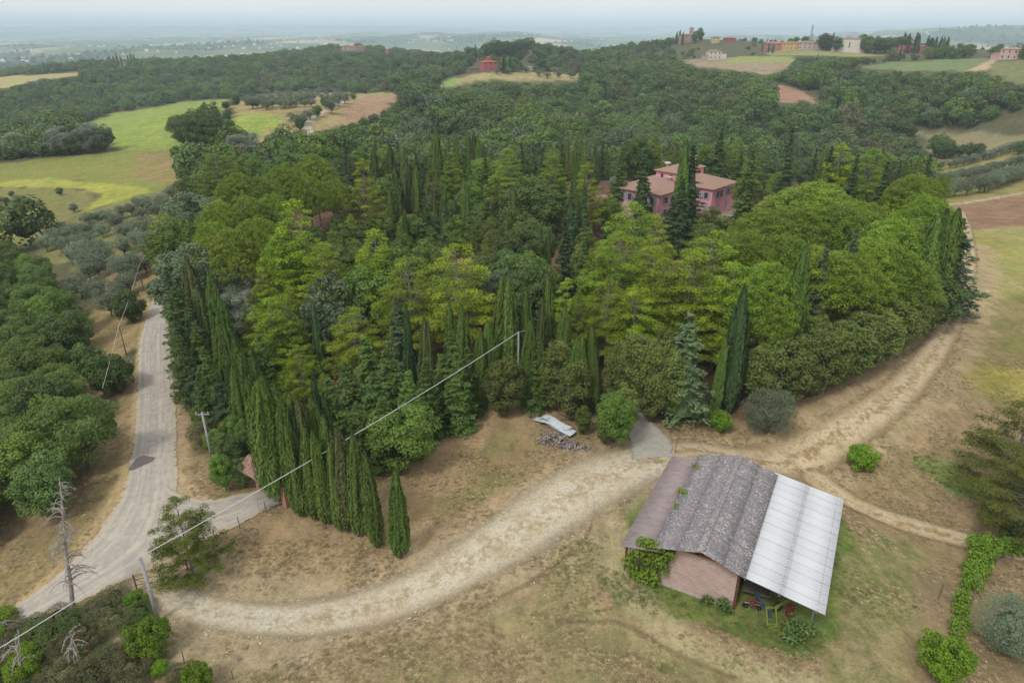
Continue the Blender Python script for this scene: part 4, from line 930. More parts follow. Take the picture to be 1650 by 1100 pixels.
def window(parent, x, y, z, w, h, face, shut=True, mat_s=None, open_=True):
    """face: 'q-' looks towards -y, 'p+' looks towards +x"""
    def bxx(a0, a1, d0, d1, z0, z1, nm, mt, par):
        if face == 'q-': m_ = MB().box(x+a0, x+a1, y-d1, y-d0, z0, z1)
        elif face == 'p+': m_ = MB().box(x+d0, x+d1, y+a0, y+a1, z0, z1)
        elif face == 'p-': m_ = MB().box(x-d1, x-d0, y+a0, y+a1, z0, z1)
        return m_.build(nm, mt, par)
    f = bxx(-w/2-.09, w/2+.09, .005, .05, z-.09, z+h+.09, 'window', M_trim, parent)
    bxx(-w/2, w/2, .055, .075, z, z+h, 'pane', M_glass, f)
    bxx(-w/2-.16, w/2+.16, .0, .16, z-.2, z-.1, 'sill', M_trim, f)
    if shut:
        s_ = mat_s or M_shut
        if open_: bxx(-w-.12, -w/2-.1, .06, .11, z-.03, z+h+.03, 'shutter', s_, f); bxx(w/2+.1, w+.12, .06, .11, z-.03, z+h+.03, 'shutter', s_, f)
        else: bxx(-w/2, -.02, .08, .12, z, z+h, 'shutter', s_, f); bxx(.02, w/2, .08, .12, z, z+h, 'shutter', s_, f)
    return f
block(villa, 0, 12.2, 0, 13.3, -.5, 6.1, M_pink); block(villa, -.6, 17.8, 13.32, 24.6, -.5, 6.1, M_pink)
block(villa, 3.8, 9.6, 11.0, 23.2, 5.5, 9.0, M_pink, 'tower')
hip(villa, 0, 12.2, 0, 14.5, 6.12, 2.0, M_rtile); hip(villa, -.6, 17.8, 13.32, 24.6, 6.15, 1.95, M_rtile); hip(villa, 3.8, 9.6, 11.0, 23.2, 9.02, 1.0, M_rtile, .5, 'tower_roof')
for (x, z, o_) in [(2.0, 3.7, True), (4.2, 3.7, True), (7.2, 3.7, True), (10.2, 3.7, True), (3.1, .8, False), (6.4, .8, False), (9.6, .8, False)]: window(villa, x, 0, z, .95, 1.45, 'q-', True, None, o_)
for (y, z) in [(2.5, 3.7), (6.5, 3.7), (10.2, 3.7), (2.5, .9), (6.5, .9), (10.2, .9)]: window(villa, 12.2, y, z, .95, 1.45, 'p+')
for (y, z) in [(16.0, 3.7), (17.6, 3.7), (21.0, 3.7), (22.7, 3.7), (16.0, .8), (20.5, .9)]: window(villa, 17.8, y, z, .8, 1.5, 'p+', True, None, z > 1)
for x in (14., 16.3): window(villa, x, 13.32, 3.7, .9, 1.4, 'q-'); window(villa, x, 13.32, .8, .9, 1.4, 'q-', True, None, False)
for y in (13., 17., 21.): window(villa, 9.6, y, 7.35, 1.3, .9, 'p+', False)
for x in (5.5, 7.9): window(villa, x, 11.0, 7.5, .7, .8, 'q-', False)
MB().tube([(5.2, 13.5, 9.1), (5.2, 13.5, 10.3)], .35, 12).build('vent_stack', M_trim, villa); MB().tube([(5.2, 13.5, 10.3), (5.2, 13.5, 10.5), (5.2, 13.5, 10.7)], [.75, .8, .6], 14).build('vent_stack', M_trim, villa)
MB().tube([(8.4, 9.8, 6.7), (8.4, 9.8, 7.9)], .3, 12).build('vent_stack', M_trim, villa); MB().tube([(8.4, 9.8, 7.9), (8.4, 9.8, 8.2)], .6, 14).build('vent_stack', M_trim, villa)
ch = block(villa, 7.3, 8.1, 20.9, 21.7, 9.2, 11.4, M_pink, 'chimney'); MB().box(7.2, 8.2, 20.8, 21.8, 11.4, 11.55).build('chimney_cap', M_trim, ch); MB().box(7.4, 8.0, 21.0, 21.6, 11.55, 12.1).build('chimney_pot', M_black, ch)
for x in (.1, 12.1): MB().tube([(x, -.08, 0), (x, -.08, 6.0)], .05, 6).build('downpipe', M_rust, villa)
MB().tube([(17.88, 24.5, 0), (17.88, 24.5, 6.0)], .06, 6).build('downpipe', M_rust, villa)
# porch at the near end
for x, y in [(-3.4, .3), (-3.4, 3.2)]: MB().box(x, x+.4, y, y+.4, -.5, 2.9).build('porch_pillar', M_pink, villa)
MB().poly([(-3.8,-.1,2.95),(-.02,-.1,3.5),(-.02,4.0,3.5),(-3.8,4.0,2.95),(-3.8,-.1,2.8),(-.02,-.1,3.35),(-.02,4.0,3.35),(-3.8,4.0,2.8)], [(0,1,2,3),(7,6,5,4),(0,4,5,1),(1,5,6,2),(2,6,7,3),(3,7,4,0)]).build('porch_roof', M_rtile, villa)
def vil(p, q): a = math.atan2(-.69, .72); return 24.2+p*math.cos(a)-q*math.sin(a), 160.2+p*math.sin(a)+q*math.cos(a)
w0 = hit(1181, 357); wl = empty('stone_well', w0); tag(wl, 'round stone well with a pale slab lid in the villa yard', 'well')
MB().tube([(0, 0, -.2), (0, 0, .75), (0, 0, .8)], [1.0, .95, 1.05], 18).build('well_ring', simple('old_brick_well', (.36, .27, .22), .9, .4, 6.), wl); MB().tube([(0, 0, .8), (0, 0, .92)], 1.15, 18).build('lid', M_trim, wl)
g0 = hit(972, 325, 1.5); gd = empty('garden_shelter', (g0[0], g0[1], h1(g0[0], g0[1]))); tag(gd, 'small tiled garden shelter beside the villa porch', 'shelter')
for sx in (-1.2, 1.2): MB().box(sx-.2, sx+.2, -.2, .2, -.2, 2.4).build('pillar', M_pink, gd)
hip(gd, -1.2, 1.2, -.8, .8, 2.5, .7, M_rtile, .5)

# ------------------------------------------------------------------ houses far off
def far_house(px, py, w, d, hh, wall, roof, label, rz=.3, floors=2, wins=3, rise=1.4, r=None, extra=None, shed=False, cat='house', nm='farmhouse'):
    p_ = hit(px, py)
    if r is not None: x, y = azr(px, r, h1(*azr(px, r, 0)[:2])); p_ = np.array([x, y, h1(x, y)])
    e = empty(nm, (p_[0], p_[1], h1(p_[0], p_[1])-.3), rz - math.atan2(p_[0], p_[1])); tag(e, label, cat)
    wall = tuple(.78*c+.22*sum(wall)/3 for c in wall)
    mw = simple('render_'+nm, wall, .9, .2, .6, 0, .1, spec=.1); mr = simple('tiles_'+nm, roof, .9, .35, 1.5, 0, .3, spec=.1)
    block(e, -w/2, w/2, -d/2, d/2, -2.0, hh, mw); hip(e, -w/2, w/2, -d/2, d/2, hh+.05, rise, mr, .5)
    fh = hh/floors
    for f in range(floors):
        for k in range(wins): window(e, -w/2+(k+.5)*w/wins, -d/2, f*fh+fh*.35, 1.1, fh*.42, 'q-', False)
    if extra:
        for (a0, a1, b0, b1, h2, col) in extra: m2 = simple('render_wing', col, .9, .2, .6, 0, .1); block(e, a0, a1, b0, b1, -2, h2, m2); hip(e, a0, a1, b0, b1, h2+.05, .9, mr, .4)
    return e
fr_ = far_house(787, 113, 14, 12, 7.5, (.50, .10, .10), (.42, .17, .11), 'red two-storey farmhouse with roof lantern on the olive hill', .35, 2, 3, 1.5, extra=[(-2, 2, -2, 2, 11.0, (.50, .10, .10))]); mark('red hilltop farmhouse', fr_.location.x, fr_.location.y)
far_house(764, 114, 8, 5, 3.0, (.26, .12, .09), (.22, .12, .09), 'low dark shed beside the red hilltop farmhouse', .2, 1, 2, 1.)
far_house(856, 112, 9, 5, 3.0, (.55, .52, .48), (.5, .5, .5), 'low white-roofed shelter among the olives on the hill', .1, 1, 2, .4, nm='farm_shelter', cat='shelter')
far_house(1149, 96, 15, 10, 9, (.60, .55, .47), (.36, .24, .18), 'cream farmhouse with stepped roofs above the stubble field', .4, 2, 3, 1.6, extra=[(7.6, 14, -4, 4, 6.5, (.66, .62, .56)), (-13, -7.6, -4, 3, 4.5, (.45, .36, .28))])
far_house(1175, 84, 17, 8, 5, (.36, .08, .08), (.34, .17, .13), 'low dark red farm building behind the cream farmhouse', .1, 1, 5, 1.2, r=1070)
far_house(1152, 83, 10, 8, 7, (.60, .47, .22), (.36, .2, .14), 'small ochre house behind the cream farmhouse', .3, 2, 2, 1.2, r=1060)
far_house(1246, 80, 24, 11, 8, (.44, .17, .13), (.40, .2, .14), 'long brick-red house on the ridge', .12, 2, 5, 1.8, r=945)
far_house(1271, 79, 17, 10, 8, (.66, .40, .10), (.42, .22, .12), 'yellow house on the ridge next to the brick-red one', .12, 2, 4, 1.4, r=945)
far_house(1303, 79, 26, 12, 7.5, (.50, .38, .30), (.40, .24, .18), 'beige and pink villa on the ridge below the lattice mast', .1, 2, 5, 1.6, extra=[(13.3, 22, -5, 4, 5.5, (.52, .30, .24))], r=950)
far_house(1366, 80, 36, 20, 14, (.66, .60, .50), (.36, .22, .18), 'big cream barn hall with a flat brown roof edge on the ridge', .05, 1, 3, 1.4, nm='barn_hall', cat='barn', r=940)
far_house(1468, 82, 28, 12, 8, (.48, .10, .12), (.42, .18, .13), 'low red house behind a row of cypresses on the ridge', .1, 2, 5, 1.2, r=930)
far_house(1629, 96, 15, 11, 8.5, (.62, .40, .34), (.46, .28, .2), 'rose coloured house above the pale dirt track', -.45, 2, 3, 1.5, extra=[(-15, -7.7, -4.5, 3, 4.5, (.55, .34, .30))])
far_house(1105, 71, 20, 12, 10, (.44, .28, .22), (.36, .2, .15), 'old brick manor with a square tower on the wooded knoll', .2, 2, 3, 1.5, extra=[(4, 9, -3, 2, 19, (.42, .30, .24))], r=1080)
far_house(560, 82, 20, 12, 9, (.56, .42, .32), (.42, .2, .15), 'pale house at the village edge on the wooded ridge', .2, 2, 4, 1.5, r=1495)
for (px_, py_, w_, col, lb) in [(570, 83, 14, (.52,.36,.28), 'pink house'), (581, 82, 16, (.48,.22,.18), 'red house'), (552, 80, 18, (.46,.24,.18), 'brick house'), (622, 84, 12, (.50,.20,.16), 'small red house')]:
    far_house(px_, py_, w_, 10, 8, col, (.42,.2,.15), f'{lb} in the hamlet on the wooded ridge', random.uniform(-.4, .4), 2, 3, r=1495)
for (px_, py_, col, lb) in [(186, 87, (.56,.38,.36), 'pale pink farmhouse'), (196, 89, (.60,.50,.42), 'cream farmhouse')]:
    far_house(px_, py_, 18, 10, 8, col, (.42,.2,.15), f'{lb} behind the row of cypresses on the far ridge', .2, 2, 3, r=1480)
mp_ = np.array([*azr(1303, 960, 14), 0]); mst = empty('lattice_mast', (mp_[0], mp_[1], h1(mp_[0], mp_[1]))); tag(mst, 'thin steel lattice mast rising above the ridge houses', 'mast')
for sx, sy in ((-1, -1), (1, -1), (1, 1), (-1, 1)): MB().beam((sx*1.6, sy*1.6, 0), (sx*.4, sy*.4, 26), .25).build('leg', M_galv, mst)
br_ = MB()
for k in range(9):
    a0 = 1.6-1.2*k/9; a1 = 1.6-1.2*(k+1)/9; z0_, z1_ = 26*k/9, 26*(k+1)/9
    for s_ in (-1, 1): br_.beam((-a0, s_*a0, z0_), (a1, s_*a1, z1_), .14); br_.beam((s_*a0, -a0, z0_), (s_*a1, a1, z1_), .14)
br_.build('bracing', M_galv, mst)
# pale dots of villages on the plain
vb = MB()
for k in range(420):
    px_ = random.choice([random.uniform(-50, 760), random.uniform(330, 560), random.uniform(600, 1450)]); r_ = random.uniform(3200, 11000)
    x, y = azr(px_, r_, -95); z = h1(x, y); s_ = random.uniform(5, 11)*(r_/5000)**.4; a = random.random()*3
    ca_, sa_ = math.cos(a)*s_, math.sin(a)*s_*.7; hh = random.uniform(5, 9)
    vb.poly([(x-s_, y-s_*.6, z-2), (x+s_, y-s_*.6, z-2), (x+s_, y+s_*.6, z-2), (x-s_, y+s_*.6, z-2), (x-s_, y-s_*.6, z+hh), (x+s_, y-s_*.6, z+hh), (x+s_, y+s_*.6, z+hh), (x-s_, y+s_*.6, z+hh), (x-s_*.6, y, z+hh*1.4), (x+s_*.6, y, z+hh*1.4)],
            [(0,1,5,4),(1,2,6,5),(2,3,7,6),(3,0,4,7),(4,5,9,8),(6,7,8,9),(5,6,9),(7,4,8)])
vo = vb.build('village_houses', simple('village_render', (.72, .62, .54), .9, .3, .002)); tag(vo, kind='stuff')

# ------------------------------------------------------------------ poles, wires, gates, odds and ends
def pole(px, py, top_py, label, mat, r0=.13, r1=.09, arm=0, nm='utility_pole', base=None, rz=0):
    b = hit(px, py) if base is None else np.array(base); D = math.hypot(b[0], b[1])
    # height from where the tip stands in the photograph
    lo, hi = 1, 16
    for _ in range(30):
        m_ = (lo+hi)/2
        if pix((b[0], b[1], b[2]+m_))[1] > top_py: lo = m_
        else: hi = m_
    e = empty(nm, b, rz); tag(e, label, 'utility pole', 'utility poles')
    MB().tube([(0, 0, -.5), (0, 0, lo)], [r0, r1], 10).build('shaft', mat, e, smooth=True)
    if arm: MB().beam((-arm, 0, lo-.25), (arm, 0, lo-.25), .08, .1).build('cross_arm', M_galv, e)
    for k in ([-1, 1] if arm else [0]):
        MB().tube([(k*arm*.85, 0, lo-.2), (k*arm*.85, 0, lo-.02), (k*arm*.85, 0, lo+.06)], [.03, .06, .04], 8).build('insulator', M_trim, e)
    return b + [0, 0, lo]
t1 = pole(256, 1001, 897, 'grey concrete pole with a single cable beside the metal field gate', M_conc, .16, .11)
mark('grey pole beside the field gate', t1[0], t1[1])
t2 = pole(835, 640, 535, 'pale slender pole at the edge of the cypress wood above the mown slope', M_conc, .12, .09); mark('pale pole at the wood edge', t2[0], t2[1])
t3 = pole(343, 745, 664, 'pole with a cross arm in the bushes beside the gravel road', M_conc, .13, .1, .7)
t4 = pole(204, 572, 524, 'thin dark pole between the round bushes and the gravel road', M_pine, .07, .05)
t5 = pole(232, 468, 430, 'thin dark pole standing among the olive trees by the road', M_pine, .07, .05)
def wire(a, b, sag, label, r=.028, n_=24):
    a = np.array(a, float); b = np.array(b, float); pts = [a+(b-a)*t - np.array([0, 0, sag*4*t*(1-t)]) for t in np.linspace(0, 1, n_)]
    o = MB().tube(pts, r, 5).build('overhead_cable', M_wire); tag(o, label, 'cable', 'overhead cables')
wire(t1, t2, .5, 'pale overhead cable crossing above the entrance cypresses to the pole at the wood edge', .032)
d_ = onplane(-60, 1078, 8.0); wire(t1, d_, .2, 'pale overhead cable running from the gate pole over the roadside scrub', .032)
e3 = hit(1010, 478, 3.); wire(t2, e3, .3, 'thin cable running from the wood edge pole in between the pines', .022)
e4 = onplane(165, 625, 2.); wire(t4, e4, .1, 'thin cable hanging down in front of the round bushes', .02); wire(t4, t5, .4, 'thin cable linking the two dark poles by the olive trees', .02)
t6 = pole(258, 405, 372, 'slender pole at the roadside beyond the olive trees', M_pine, .07, .05); wire(t5, t6, .3, 'thin cable along the far bend of the gravel road', .02)
M_gate = simple('brown_gate_steel', (.17, .13, .10), .8, .4, 6., .3)
ga = hit(222, 953); gm = hit(264, 945); gb = hit(303, 918)
ge = empty('field_gate', gm); tag(ge, 'two-leaf brown tubular field gate beside the concrete pole', 'gate')
def gl(p, z): return np.array([p[0]-gm[0], p[1]-gm[1], z])
for (a, b) in ((ga, gm), (gb, gm)):
    lf = MB(); b2 = np.array(gm) + (np.array(a)-np.array(gm))*.04
    for z_ in (.15, .65, 1.2): lf.tube([gl(a, z_), gl(b2, z_)], .03, 5)
    lf.tube([gl(a, .15), gl(b2, 1.2)], .022, 5); lf.tube([gl(a, 1.2), gl(b2, .15)], .022, 5); lf.tube([gl(a, .1), gl(a, 1.25)], .035, 5); lf.build('gate_leaf', M_gate, ge)
    MB().tube([gl(b2, 0), gl(b2, 1.85)], .05, 6).build('gate_post', M_gate, ge)
for p_ in (ga, gb): MB().tube([gl(p_, -.2), gl(p_, 1.7)], .06, 6).build('gate_post', M_gate, ge)
# entrance gate under the cypresses
pa = hit(421, 787); pb = hit(463, 815); M_pil = brick_mat('pink_gate_brick', (.46, .19, .15), (.50, .24, .19), (.45, .36, .3), 4.)
eg = empty('entrance_gate', pa, math.atan2(pb[1]-pa[1], pb[0]-pa[0])); Lg = math.hypot(pb[0]-pa[0], pb[1]-pa[1])
tag(eg, 'brick pillared entrance gate with a little tiled roof and grey iron leaf', 'gate'); mark('brick entrance gate', pa[0], pa[1])
MB().box(-.3, .3, -.3, .3, -.2, 2.5).build('pillar', M_pil, eg); MB().box(Lg-.3, Lg+.3, -.3, .3, -.2, 2.1).build('pillar', M_pil, eg)
rfp = MB().poly([(-1.4,-1.3,2.4),(1.6,-1.3,2.4),(1.6,1.5,2.4),(-1.4,1.5,2.4),(-1.4,.1,3.2),(1.6,.1,3.2)], [(0,1,5,4),(2,3,4,5),(1,2,5),(3,0,4),(3,2,1,0)]).build('gate_roof', M_tile, eg)
tl = MB()
for r_ in range(6):
    for k in range(11):
        for sd in (-1, 1):
            t_ = r_/6; y0 = .1+sd*1.4*(1-t_) ; y1 = .1+sd*1.4*(1-t_-.2); z0_ = 2.42+.8*t_; z1_ = 2.42+.8*(t_+.2); x0 = -1.4+k*.273
            if abs(y1-.1) < .02: y1 = .1+sd*.02
            tl.poly([(x0, y0, z0_+.02), (x0+.12, y0, z0_+.10), (x0+.24, y0, z0_+.02), (x0, y1, z1_), (x0+.12, y1, z1_+.08), (x0+.24, y1, z1_)], [(0,1,4,3),(1,2,5,4)] if sd < 0 else [(3,4,1,0),(4,5,2,1)])
tag(tl.build('roof_tile', simple('mottled_clay_tile', (.50, .32, .24), .9, .6, 5., 0, .3, (.22, .14, .11)), rfp), kind='stuff')
gp_ = MB()
for k in range(12): gp_.tube([(.35+k*(Lg*.5-.4)/11, 0, .1), (.35+k*(Lg*.5-.4)/11, 0, 1.75)], .018, 4)
for z_ in (.12, 1.0, 1.7): gp_.tube([(.32, 0, z_), (Lg*.5, 0, z_)], .03, 5)
M_iron = simple('grey_blue_iron', (.16, .20, .22), .6, .3, 6., .3); gp_.build('gate_leaf', M_iron, eg); MB().box(.35, Lg*.5-.1, .03, .05, .9, 1.7).build('leaf_plate', M_iron, eg)
g2 = MB(); c0 = np.array([Lg-.35, 0, 0]); dr_ = np.array([-.35, -1., 0]); dr_ /= np.linalg.norm(dr_)
for k in range(10): q_ = c0+dr_*(.1+k*.24); g2.tube([q_+[0, 0, .1], q_+[0, 0, 1.5]], .018, 4)
for z_ in (.12, .8, 1.5): g2.tube([c0+[0, 0, z_], c0+dr_*2.4+[0, 0, z_]], .03, 5)
g2.build('gate_leaf', M_galv, eg)
sb = hit(476, 806); ea = empty('trestle_board', sb, -.3); tag(ea, 'white board leaning on a trestle behind the gate pillar', 'board')
MB().beam((.35, 0, 0), (0, 0, 1.5), .42, .05).build('board', simple('white_board', (.62, .60, .58), .7), ea); MB().beam((-.45, 0, 0), (0, 0, 1.5), .06).build('brace', M_galv, ea)
# fence along the entrance drive
fp = [(382,856),(400,846),(428,828),(440,832)]
fe = empty('drive_fence', hit(*fp[0])); f0 = np.array(fe.location); tag(fe, 'leaning wooden post and wire fence along the entrance drive', 'fence')
prev = None
for k, (a, b) in enumerate([(350,872),(387,852),(430,826),(452,812)]):
    p_ = hit(a, b)-f0; tp = p_+np.array([random.uniform(-.15, .15), random.uniform(-.1, .1), 1.25]); MB().tube([p_-[0, 0, .1], tp], [.05, .04], 6).build('post', M_wood, fe)
    if prev is not None:
        for f_ in (.45, .9): MB().tube([prev[0]+(prev[1]-prev[0])*f_, p_+(tp-p_)*f_], .008, 3).build('wire_strand', M_galv, fe)
    prev = (p_, tp)
# lone stakes
for px_, py_, h_, lb in [(1088, 729, 1.9, 'thin dark stake in the pale track behind the barn roof'), (375, 1094, .9, 'short wooden stake in the brown grass at the bottom of the slope'), (297, 1068, 1.2, 'leaning wooden stake above the yellow-green scrub')]:
    b = hit(px_, py_); e = empty('wooden_stake', b); tag(e, lb, 'stake'); MB().tube([(0, 0, -.2), (.06, 0, h_)], [.045, .035], 6).build('stake_pole', M_wood, e)
fm = hit(1512, 965); f2 = hit(1532, 978); e = empty('rail_frame', fm); tag(e, 'small leaning wooden rail frame in the dry meadow beside the vine row', 'frame')
d2 = f2-fm; MB().tube([(0, 0, -.1), (0, 0, 1.6)], .05, 6).build('post', M_wood, e); MB().tube([(d2[0], d2[1], -.1), (d2[0], d2[1], 1.1)], .045, 6).build('post', M_wood, e); MB().tube([(0, 0, 1.5), (d2[0], d2[1], 1.0)], .04, 6).build('rail', M_wood, e); MB().tube([(0, 0, .3), (d2[0], d2[1], .9)], .03, 6).build('rail', M_wood, e)
# stacked white sheets
c0 = hit(893, 690); dv_ = hit(925, 706)-hit(862, 676); rot = math.atan2(dv_[1], dv_[0]); Ls = math.hypot(dv_[0], dv_[1])
st_ = empty('sheet_stack', c0, rot); tag(st_, 'pile of bent white corrugated sheets lying on the reddish soil', 'roofing sheets'); mark('pile of white sheets', c0[0], c0[1])
M_pile = simple('old_white_sheet', (.62, .66, .70), .45, .18, 2., .1, .1)
for k in range(4):
    V = []; nx, ny = 14, 17; off = [(-.25, .0, .0), (.1, .18, .1), (.45, -.12, .2), (-.1, .3, .3)][k]; ln = Ls*(.92, .88, .8, .7)[k]
    for i in range(nx):
        s_ = (i/(nx-1)-.5)*ln
        for j in range(ny):
            y = (j/(ny-1)-.5)*.95; V.append((s_+off[0], y+off[1]+.1*(s_/ln*2)**2*(1 if k % 2 else -1), .2+off[2]+.03*math.cos(j*PI/2)+.32*math.exp(-((s_+.8)/1.2)**2)+.0*i))
    F = [(i*ny+j, (i+1)*ny+j, (i+1)*ny+j+1, i*ny+j+1) for i in range(nx-1) for j in range(ny-1)]
    me = npmesh('sheet', V, F, [M_pile]); o = link('sheet', me, st_); sd_ = o.modifiers.new('thickness', 'SOLIDIFY'); sd_.thickness = .012
MB().tube([(-.9, -.6, .75), (-.9, .0, .95), (-.85, .7, .75)], .02, 5).build('strap', M_black, st_)
MB().box(-1.6, -1.4, -.5, .6, -.05, .22).build('bearer', M_wood, st_); MB().box(1.2, 1.4, -.5, .6, -.05, .22).build('bearer', M_wood, st_)
# firewood
def heap(px0, py0, px1, py1, n_, label, hmax, Lr=(.8, 1.5)):
    a = hit(px0, py0); b = hit(px1, py1); c = (a+b)/2; e = empty('firewood_pile', c); tag(e, label, 'firewood'); L2 = np.linalg.norm((b-a)[:2]); dx = (b-a)/np.linalg.norm(b-a)
    cols = [simple('split_log_%s' % q, v, .9, .35, 5.) for q, v in (('grey', (.30, .26, .25)), ('pale', (.46, .40, .34)), ('dark', (.17, .14, .13)))]
    for k in range(n_):
        s_ = random.uniform(-.5, .5); t_ = random.uniform(-.5, .5); zz = hmax*(1-(2*s_)**2)*(1-(2*t_)**2)*random.random()+.06
        p_ = dx*s_*L2 + np.array([-dx[1], dx[0], 0])*t_*1.5; l = random.uniform(*Lr); an = random.gauss(1.2, .5); v_ = np.array([math.cos(an), math.sin(an), random.uniform(-.15, .3)])*l/2
        p_ = np.array([p_[0], p_[1], zz]); r_ = random.uniform(.035, .075); MB().tube([p_-v_, p_+v_], [r_, r_*.8], 6).build('log', random.choice(cols), e)
heap(872, 706, 918, 718, 150, 'heap of cut firewood branches beside the white sheets', .9)
heap(915, 716, 948, 727, 60, 'low scatter of firewood trailing away from the bigger heap', .3, (.5, 1.))
# dead trees
def dead_tree(base, h, label, lean=(0, 0), nb=26, r0=.16, key=0):
    e = empty('dead_tree', base); tag(e, label, 'dead tree'); rg = np.random.default_rng(100+key); mb = MB(); mb2 = MB()
    ax_ = lambda t: np.array([lean[0]*t, lean[1]*t, t*h])
    mb.tube([ax_(t)+[.06*math.sin(t*9), 0, 0] for t in np.linspace(-.03, 1, 10)], list(np.linspace(r0, .03, 10)), 8)
    for k in range(nb):
        t = .22+.76*(k/nb); a = rg.random()*6.28; l = (1.-t*.72)*2.3*(.4+.8*rg.random()); p0 = ax_(t); d = np.array([math.cos(a), math.sin(a), 0])
        dr = rg.random()*.7; pts = [p0, p0+d*l*.35+[0, 0, .16*l], p0+d*l*.7+[0, 0, .12*l-dr*.25*l], p0+d*l+[0, 0, -.1*l-dr*.6*l]]
        mb2.tube(pts, [.06*(1-t)+.028, .04*(1-t)+.022, .022, .012], 5)
        for q in range(8):
            u_ = .3+.65*rg.random(); i = min(int(u_*3), 2); b0 = pts[i]+(pts[i+1]-pts[i])*(u_*3-i); dd = unit(d+rg.normal(size=3)*.7)*l*.3*rg.random()
            mb2.tube([b0, b0+dd*.6+[0, 0, .03], b0+dd], [.018, .013, .008], 3, cap=False)
    M_dead = DEAD; mb.build('trunk', M_dead, e); mb2.build('branches', M_dead, e)
DEAD = simple('silvered_dead_wood', (.42, .38, .35), .9, .4, 4., 0, .4, (.24, .21, .19))
db = onplane(117, 984, -.2); mark('tall dead pine by the road', db[0], db[1])
dead_tree(db, 12.0, 'tall bare dead pine with drooping grey branches beside the road', (2.1, .3), 72, .19, 1)
d2_ = onplane(-14, 1040, -.3); dead_tree(d2_, 4.6, 'broken pale dead tree at the very edge of the roadside scrub', (.3, .2), 16, .14, 2)
d3_ = onplane(32, 1085, -.2); dead_tree(d3_, 3.4, 'low fork of dead branches in the scrub below the tall dead pine', (.5, .6), 14, .08, 3)
d4_ = onplane(122, 1062, -.2); dead_tree(d4_, 2.6, 'small grey dead bush in the scrub under the cable', (.2, .1), 14, .06, 4)
d5_ = hit(822, 470, 0); dead_tree(d5_, 9, 'bare dead pine trunk in the middle of the park wood', (.1, .1), 20, .12, 5)
# ------------------------------------------------------------------ trees
def at_top(key, px, py, h, w=1., **k):
    p_ = hit(px, py, h)
    if p_ is None: return None
    return put_tree(key, p_[0], p_[1], h, w, **k)
def at_base(key, px, py, top, w=1., **k):
    b = hit(px, py); lo, hi = .5, 30
    for _ in range(30):
        m_ = (lo+hi)/2
        if pix((b[0], b[1], b[2]+m_))[1] > top: lo = m_
        else: hi = m_
    return put_tree(key, b[0], b[1], lo, w/(lo/PH[key])*1.0 if False else w, **k)
def at_round(key, cx_, cy_, dpx, flat=1., **k):
    p_ = hit(cx_, cy_)
    for _ in range(5):
        dep = p_[1]*cP - (p_[2]-CAMZ)*sP; D_ = dpx/1100*dep; p_ = hit(cx_, cy_, D_*.42)
    h_ = D_*.86*flat; rad_ = {'obig': 2.75, 'rshrub': 1.6, 'robush': 1.6, 'ypine': 4.2, 'pineg': 3.6}[key]
    return put_tree(key, p_[0], p_[1], h_, (D_/2)/(rad_*h_/PH[key]), **k)
# entrance cypresses, bases in view
for k, (bx_, by_, ty, kk, w) in enumerate([(646,896,753,'cyp',1.25),(609,880,731,'cyp',1.25),(582,863,700,'cyp',1.35),(551,850,716,'cyp',1.35),(515,832,698,'cyp',1.15),(494,822,694,'cyp',1.05),(474,806,640,'cyp',1.2),(452,800,612,'cypw',.85),(528,842,690,'cyp',1.0),(566,852,690,'cyp2',1.1)]):
    at_base(kk, bx_, by_, ty, w, role='entrance')
# cypress wall along the road
for k, (px_, py_, h_, w, kk) in enumerate([(302,418,13,1.3,'cyp2'),(318,462,12,1.2,'cyp2'),(338,470,12,1.2,'cyp'),(352,482,12,1.3,'cyp'),(362,524,11.5,1.2,'cyp'),(372,540,11,1.2,'cyp'),(386,566,11,1.2,'cyp'),(374,590,10,1.4,'cyp'),(395,612,10,1.2,'cyp'),(418,606,11,1.5,'cyp'),(432,640,10,1.3,'cyp'),(465,630,11,1.5,'cyp'),(476,646,10.5,1.4,'cyp2'),(461,686,9.5,1.2,'cyp'),(484,690,9.5,1.3,'cyp'),(502,640,10,1.3,'cyp'),(505,608,10.5,1.1,'cypb'),(520,636,10,1.1,'cypb'),(345,520,11,1.3,'cyp'),(332,440,12,1.2,'cyp'),(408,575,10,1.1,'cyp'),(520,670,9.5,1.2,'cyp'),(540,716,8,1.1,'cyp'),(445,618,10.5,1.2,'cyp')]):
    at_top(kk, px_, py_, h_, w, role='road')
# dark mixed conifers hugging the road bend
for (px_, py_, h_, w, kk) in [(262,395,12,1.2,'fir'),(268,430,12,1.1,'fir'),(275,465,11,1.2,'spr'),(278,505,10,1.1,'fir'),(285,540,9,1.1,'spr'),(300,480,11,1.2,'fir'),(312,520,10,1.1,'spr'),(300,560,8.5,1.2,'fir'),(330,560,9.5,1.1,'spr'),(318,600,8,1.1,'spr'),(345,600,8.5,1.2,'fir'),(290,390,13,1.2,'grey'),(305,305,14,1.25,'grey'),(280,345,12,1.2,'broad'),(262,365,11,1.2,'broad')]:
    at_top(kk, px_, py_, h_, w, role='bend')
